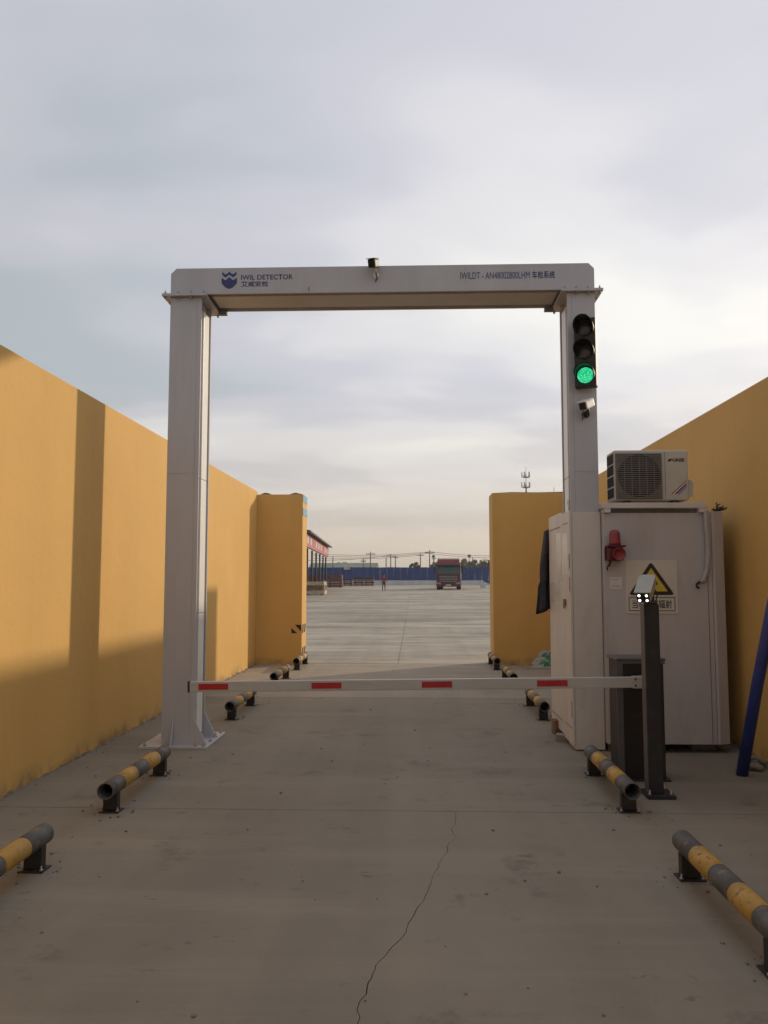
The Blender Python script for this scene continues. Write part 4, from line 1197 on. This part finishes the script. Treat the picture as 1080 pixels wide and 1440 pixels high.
for k in range(7):
    xx = LW * k / 6 - (0.15 if k == 6 else -0.05)
    b = MB(); b.box(xx - 0.14, xx + 0.14, 0.16, 0.30, -0.2, 3.55, 0.01, mx=WX); b.box(xx - 0.18, xx + 0.18, 0.15, 0.34, -0.2, 0.9, 0.01, mx=WX); b.build('column', M['shedcol'], wa)
b = MB(); b.box(0, LW, 8.4, 8.6, -0.2, 2.3, mx=WX); b.build('back_wall', M['shedback'], wa)
b = MB(); b.box(0, LW, 8.1, 8.35, -0.2, 1.5, mx=WX); b.build('back_plinth', M['brickwall'], wa)
b = MB(); b.box(LW - 0.12, LW, 0.6, 5.2, -0.2, 1.6, mx=WX); b.build('end_plinth', M['brickwall'], wa)
b = MB(); b.box(2.2, 3.2, 0.2, 0.32, -0.2, 2.0, mx=WX); b.build('brick_pier', M['brickwall'], wa)

# stacks standing in the yard
def boxstack(name, label, cat, c, w_, d_, h_, rows, m_, group, part='board'):
    t = thing(name, label, cat, c, group, local=True)
    rh = h_ / rows
    for k in range(rows):
        j = random.uniform(-0.04, 0.04)
        b = MB(); b.box(-w_ / 2 + j, w_ / 2 + j, -d_ / 2, d_ / 2, k * rh + rh * 0.18, (k + 1) * rh, 0.008); b.build(part, m_[k % len(m_)], t)
        b = MB()
        for xx in (-w_ * 0.38, w_ * 0.30): b.box(xx, xx + w_ * 0.08, -d_ / 2 + 0.03, d_ / 2 - 0.03, k * rh, k * rh + rh * 0.175)
        b.build('spacer', M['timber'], t)
    return t
boxstack('timber_stack', 'pale bundled timber stack beside the warehouse front', 'timber stack', (-7.9, 66.0, gz(66)), 1.7, 1.5, 1.05, 3, [M['timberpale'], M['timber']], 'stacks in the yard')
boxstack('pallet_stack', 'faded orange stack of pallets by the warehouse corner', 'pallet stack', (-9.4, 99.0, gz(99)), 1.8, 1.6, 1.5, 5, [M['orange']], 'stacks in the yard', 'pallet')
for i, (xx, hh, lab) in enumerate(((-7.6, 0.9, 'low dark timber stack before the blue fence next to the pallets'), (-6.3, 1.15, 'dark brown timber stack in the middle of the fence row'), (-5.1, 1.15, 'dark brown timber stack nearest the walking person'))):
    boxstack('timber_stack', lab, 'timber stack', (xx * 1.16, 110.0, gz(110)), 1.28, 1.4, hh, 4, [M['timber'], M['shedcol']], 'stacks in the yard')
# meter box on the fence
b = MB(); b.box(-0.45, 0.45, -0.12, 0.0, 0, 0.62, 0.02); o = b.build('meter_box', M['shedback']); o.location = (-9.9, FY - 0.08, gz(FY) + 2.2); tag(o, 'pale box fixed at the top of the blue fence', 'box')
# tilted blue board and white offcut by the fence base
b = MB(); b.box(-0.9, 0.9, -0.05, 0.05, 0.0, 0.32, 0.01, mx=Matrix.Rotation(R(20), 4, 'Y')); o = b.build('blue_board', M['fence']); o.location = (9.0, 98.5, gz(98.5) + 0.42); tag(o, 'tilted blue board lying near the plain wall stub', 'board')
b = MB(); b.box(-0.3, 0.3, -0.2, 0.2, 0.0, 0.45, 0.03); o = b.build('white_drum', M['fencebase']); o.location = (8.1, 98.3, gz(98.3)); tag(o, 'small pale box beside the tilted blue board', 'box')

# ---- beyond the fence
zf = gz(135)
def far_building(label, x0, x1, y, h, rh, mr, mw):
    t = thing('factory_shed', label, 'building', ((x0 + x1) / 2, y, zf), 'low sheds beyond the fence')
    b = MB(); b.box(x0, x1, y, y + 14, zf - 0.3, zf + h); wl = b.build('wall', mw, t)
    b = MB(); b.prism([(y - 0.6, zf + h), (y + 7, zf + h + rh), (y + 14.6, zf + h), (y + 14.6, zf + h - 0.15), (y - 0.6, zf + h - 0.15)], 'x', x0 - 0.5, x1 + 0.5); b.build('roof', mr, t)
    n = int((x1 - x0) / 4)
    for k in range(n):
        xx = x0 + 1.2 + k * 4
        b = MB(); b.box(xx, xx + 1.8, y - 0.05, y + 0.02, zf + h - 1.6, zf + h - 0.6); b.build('window', M['windshield'], t)
far_building('long low shed with a dull green roof above the fence', -24, -9.0, 190, 2.8, 1.9, M['green_roof'], M['farwall'])
far_building('pale low shed behind the middle of the fence', -8.2, 3.5, 215, 2.3, 1.5, M['farwall'], M['shedback'])
far_building('grey low shed behind the lorry', 4.5, 17.0, 260, 2.6, 1.6, M['shedroof'], M['farwall'])

def util_pole(label, x, y, top, arm, r=0.13):
    t = thing('utility_pole', label, 'pole', (x, y, zf), 'utility poles beyond the fence')
    b = MB(); b.tube([(x, y, zf - 0.3), (x, y, top)], [r, r * 0.7], 8); b.build('pole_shaft', M['pole'], t)
    if arm:
        b = MB(); b.box(x - arm, x + arm, y - 0.06, y + 0.06, top - 0.55, top - 0.43)
        b.build('crossarm', M['pole'], t)
        b = MB()
        for s_ in (-0.9, -0.45, 0.45, 0.9): b.tube([(x + s_ * arm, y, top - 0.43), (x + s_ * arm, y, top - 0.2)], 0.05, 6)
        b.build('insulator', M['farwall'], t)
def px2(px, Y): return (px - 582) / 1165 * Y - 0.0
def pz(py, Y): return HC + (817 - py) / 1165 * Y
for px, py, Y, arm, lab in ((468, 783, 170, 0, 'thin pole nearest the warehouse'), (511, 786, 160, 0.5, 'short pole left of the tall one above the timber stacks'),
                            (521, 776, 165, 0.9, 'tall crossarm pole above the timber stacks'), (543, 784, 160, 0, 'bare short pole above the walking person'),
                            (549.5, 779, 170, 0.8, 'crossarm pole right of the walking person'), (556, 781, 180, 0.6, 'slim pole next to the crossarm pole by the person'),
                            (591, 778, 170, 0.7, 'crossarm pole left of the pair by the lorry'), (604, 774, 160, 0.9, 'tallest dark pole close to the lorry'),
                            (610, 783, 190, 0.4, 'faint pole between the tallest pole and lorry'), (664, 784, 200, 0, 'bare pole between the bushes right of the lorry')):
    util_pole(lab, px2(px, Y), Y, pz(py, Y), arm)
def lamp_pole(label, px, py, Y):
    x, z = px2(px, Y), pz(py, Y)
    t = thing('lamp_post', label, 'lamp post', (x, Y, zf), 'lamp posts beyond the fence')
    b = MB(); b.tube([(x, Y, zf - 0.3), (x, Y, z)], [0.1, 0.07], 8); b.build('post', M['pole'], t)
    b = MB(); b.lathe([(0.35, -0.25), (0.42, 0), (0.3, 0.25), (0.1, 0.35)], (x, Y, z), 10); b.build('lamp_head', M['pole'], t)
lamp_pole('round headed lamp post right of the lorry roof', 659.5, 782, 190)
lamp_pole('round headed lamp post between tallest pole and lorry', 609.5, 782.5, 195)
def span(px0, py0, px1, py1, Y0, Y1, sag, lab):
    a, c = Vector((px2(px0, Y0), Y0, pz(py0, Y0))), Vector((px2(px1, Y1), Y1, pz(py1, Y1)))
    pts = []
    n = 24
    for i in range(n + 1):
        u = i / n
        p = a.lerp(c, u); p.z -= sag * math.sin(math.pi * u); pts.append(p)
    b = MB(); b.tube(pts, 0.035, 4)
    tag(b.build('power_line', M['wire'], org=tuple(a)), lab, 'power line', 'power lines beyond the fence')
span(440, 779, 604, 776.5, 168, 160, 0.45, 'topmost power line from the warehouse to the tallest pole')
span(440, 781.5, 604, 778, 168, 160, 0.5, 'second power line below the topmost one')
span(440, 785, 591, 781, 170, 170, 0.4, 'lower power line running to the crossarm pole')
span(430, 788, 549.5, 781, 172, 170, 0.35, 'lowest power line running to the pole by the person')
span(604, 776, 720, 781, 160, 172, 0.4, 'topmost power line from the tallest pole to the plain wall stub')
span(604, 778.5, 720, 784, 160, 172, 0.4, 'lower power line from the tallest pole to the plain wall stub')

def tree(label, px, py, Y, wpx, seed, m_, squash=0.8):
    rnd = random.Random(seed)
    x = px2(px, Y); H = pz(py, Y) - zf; rw = wpx / 1165 * Y / 2
    t = thing('bushy_tree', label, 'tree', (x, Y, zf), 'trees beyond the fence')
    b = MB(); b.tube([(x, Y, zf - 0.2), (x + 0.1, Y, zf + H * 0.35), (x - 0.05, Y, zf + H * 0.75)], [0.16, 0.12, 0.04], 8)
    for k in range(6):
        a = rnd.uniform(0, 6.28); h0 = H * rnd.uniform(0.25, 0.6)
        b.tube([(x, Y, zf + h0), (x + rw * 0.7 * math.cos(a), Y + rw * 0.7 * math.sin(a), zf + h0 + H * 0.25)], [0.06, 0.02], 5)
    b.build('trunk', M['bark'], t)
    b = MB()
    cl = [(rnd.gauss(0, 0.45) * rw, rnd.gauss(0, 0.45) * rw, H * (0.66 + rnd.gauss(0, 0.15)), rw * rnd.uniform(0.25, 0.45)) for _ in range(20)]
    for cx_, cy_, cz_, cr in cl:
        for q in range(120):
            v = Vector((rnd.gauss(0, 1), rnd.gauss(0, 1), rnd.gauss(0, 1))).normalized() * cr * rnd.random() ** 0.45
            p = Vector((x + cx_, Y + cy_, zf + min(max(cz_, H * 0.2), H * 0.93))) + Vector((v.x, v.y, v.z * squash))
            s_ = 0.14 + 0.14 * rnd.random()
            u = Vector((rnd.gauss(0, 1), rnd.gauss(0, 1), rnd.gauss(0, 1))).normalized(); w_ = u.orthogonal().normalized()
            vs = [b.bm.verts.new(p + u * s_), b.bm.verts.new(p + w_ * s_ * 0.6), b.bm.verts.new(p - u * s_), b.bm.verts.new(p - w_ * s_ * 0.6)]
            b.bm.faces.new(vs)
    me_o = b.build('crown', m_, t)
tree('dull bushy tree right behind the lorry', 652, 786.5, 180, 30, 1, M['leafB'])
tree('dull bushy tree beside the round lamp post', 662, 788, 185, 26, 2, M['leafA'])
tree('bushy tree partly hidden by the plain wall stub', 691, 783.5, 150, 36, 3, M['leafA'])
tree('low bush between the lorry trees and the wall stub', 675, 792.5, 200, 30, 4, M['leafB'])
tree('small bush left of the tallest pole', 585, 790.5, 190, 14, 5, M['leafB'])
tree('small bush next to the tallest pole on the lorry side', 613, 790.5, 200, 18, 6, M['leafB'])
tree('low bush at the end of the blue fence by the warehouse', 478, 792, 200, 26, 7, M['leafA'])

# telecom mast
MY = 300.0
mx_, mt = px2(740, MY), pz(656, MY)
ma = thing('telecom_mast', 'slim telecom mast with two antenna platforms above the wall stub', 'mast', (mx_, MY, zf))
b = MB(); b.tube([(mx_, MY, zf - 0.5), (mx_, MY, mt - 7)], [0.42, 0.26], 10); b.tube([(mx_, MY, mt - 7), (mx_, MY, mt)], [0.12, 0.05], 8); b.build('mast_shaft', M['pole'], ma)
for zc, rr_ in ((pz(668, MY), 1.15), (pz(682.5, MY), 1.25)):
    b = MB(); b.lathe([(rr_, -0.12), (rr_, 0.12), (0.3, 0.13)], (mx_, MY, zc - 0.9), 14)
    for k in range(8): b.tube([(mx_ + rr_ * math.cos(k * .785), MY + rr_ * math.sin(k * .785), zc - 0.8), (mx_ + rr_ * math.cos(k * .785), MY + rr_ * math.sin(k * .785), zc - 0.1)], 0.05, 5)
    b.build('platform', M['pole'], ma)
    for k in range(5):
        a = 0.4 + k * 1.257
        b = MB(); b.box(-0.16, 0.16, -0.1, 0.1, -0.9, 1.0, 0.02, mx=Matrix.Translation((mx_ + (rr_ + 0.3) * math.cos(a), MY + (rr_ + 0.3) * math.sin(a), zc)) @ Matrix.Rotation(a, 4, 'Z')); b.build('antenna', M['farwall'], ma)
util_pole('thin dark rod just above the plain wall stub', px2(779, 140), 140, pz(686, 140), 0, 0.06)

# dusty air over the yard
hm = bpy.data.materials.new('dusty_air'); hm.use_nodes = True
ht = hm.node_tree; ht.nodes.clear()
pv = ht.nodes.new('ShaderNodeVolumePrincipled'); pv.inputs['Color'].default_value = (0.92, 0.88, 0.84, 1); pv.inputs['Density'].default_value = 0.0004
pv.inputs['Anisotropy'].default_value = 0.3
ho = ht.nodes.new('ShaderNodeOutputMaterial'); ht.links.new(pv.outputs[0], ho.inputs['Volume'])
b = MB(); b.box(-2600, 2600, -70, 4100, -2.0, 48.0)
tag(b.build('haze', hm), kind='stuff')
for o in bpy.data.objects:
    if '_org' in o: del o['_org']
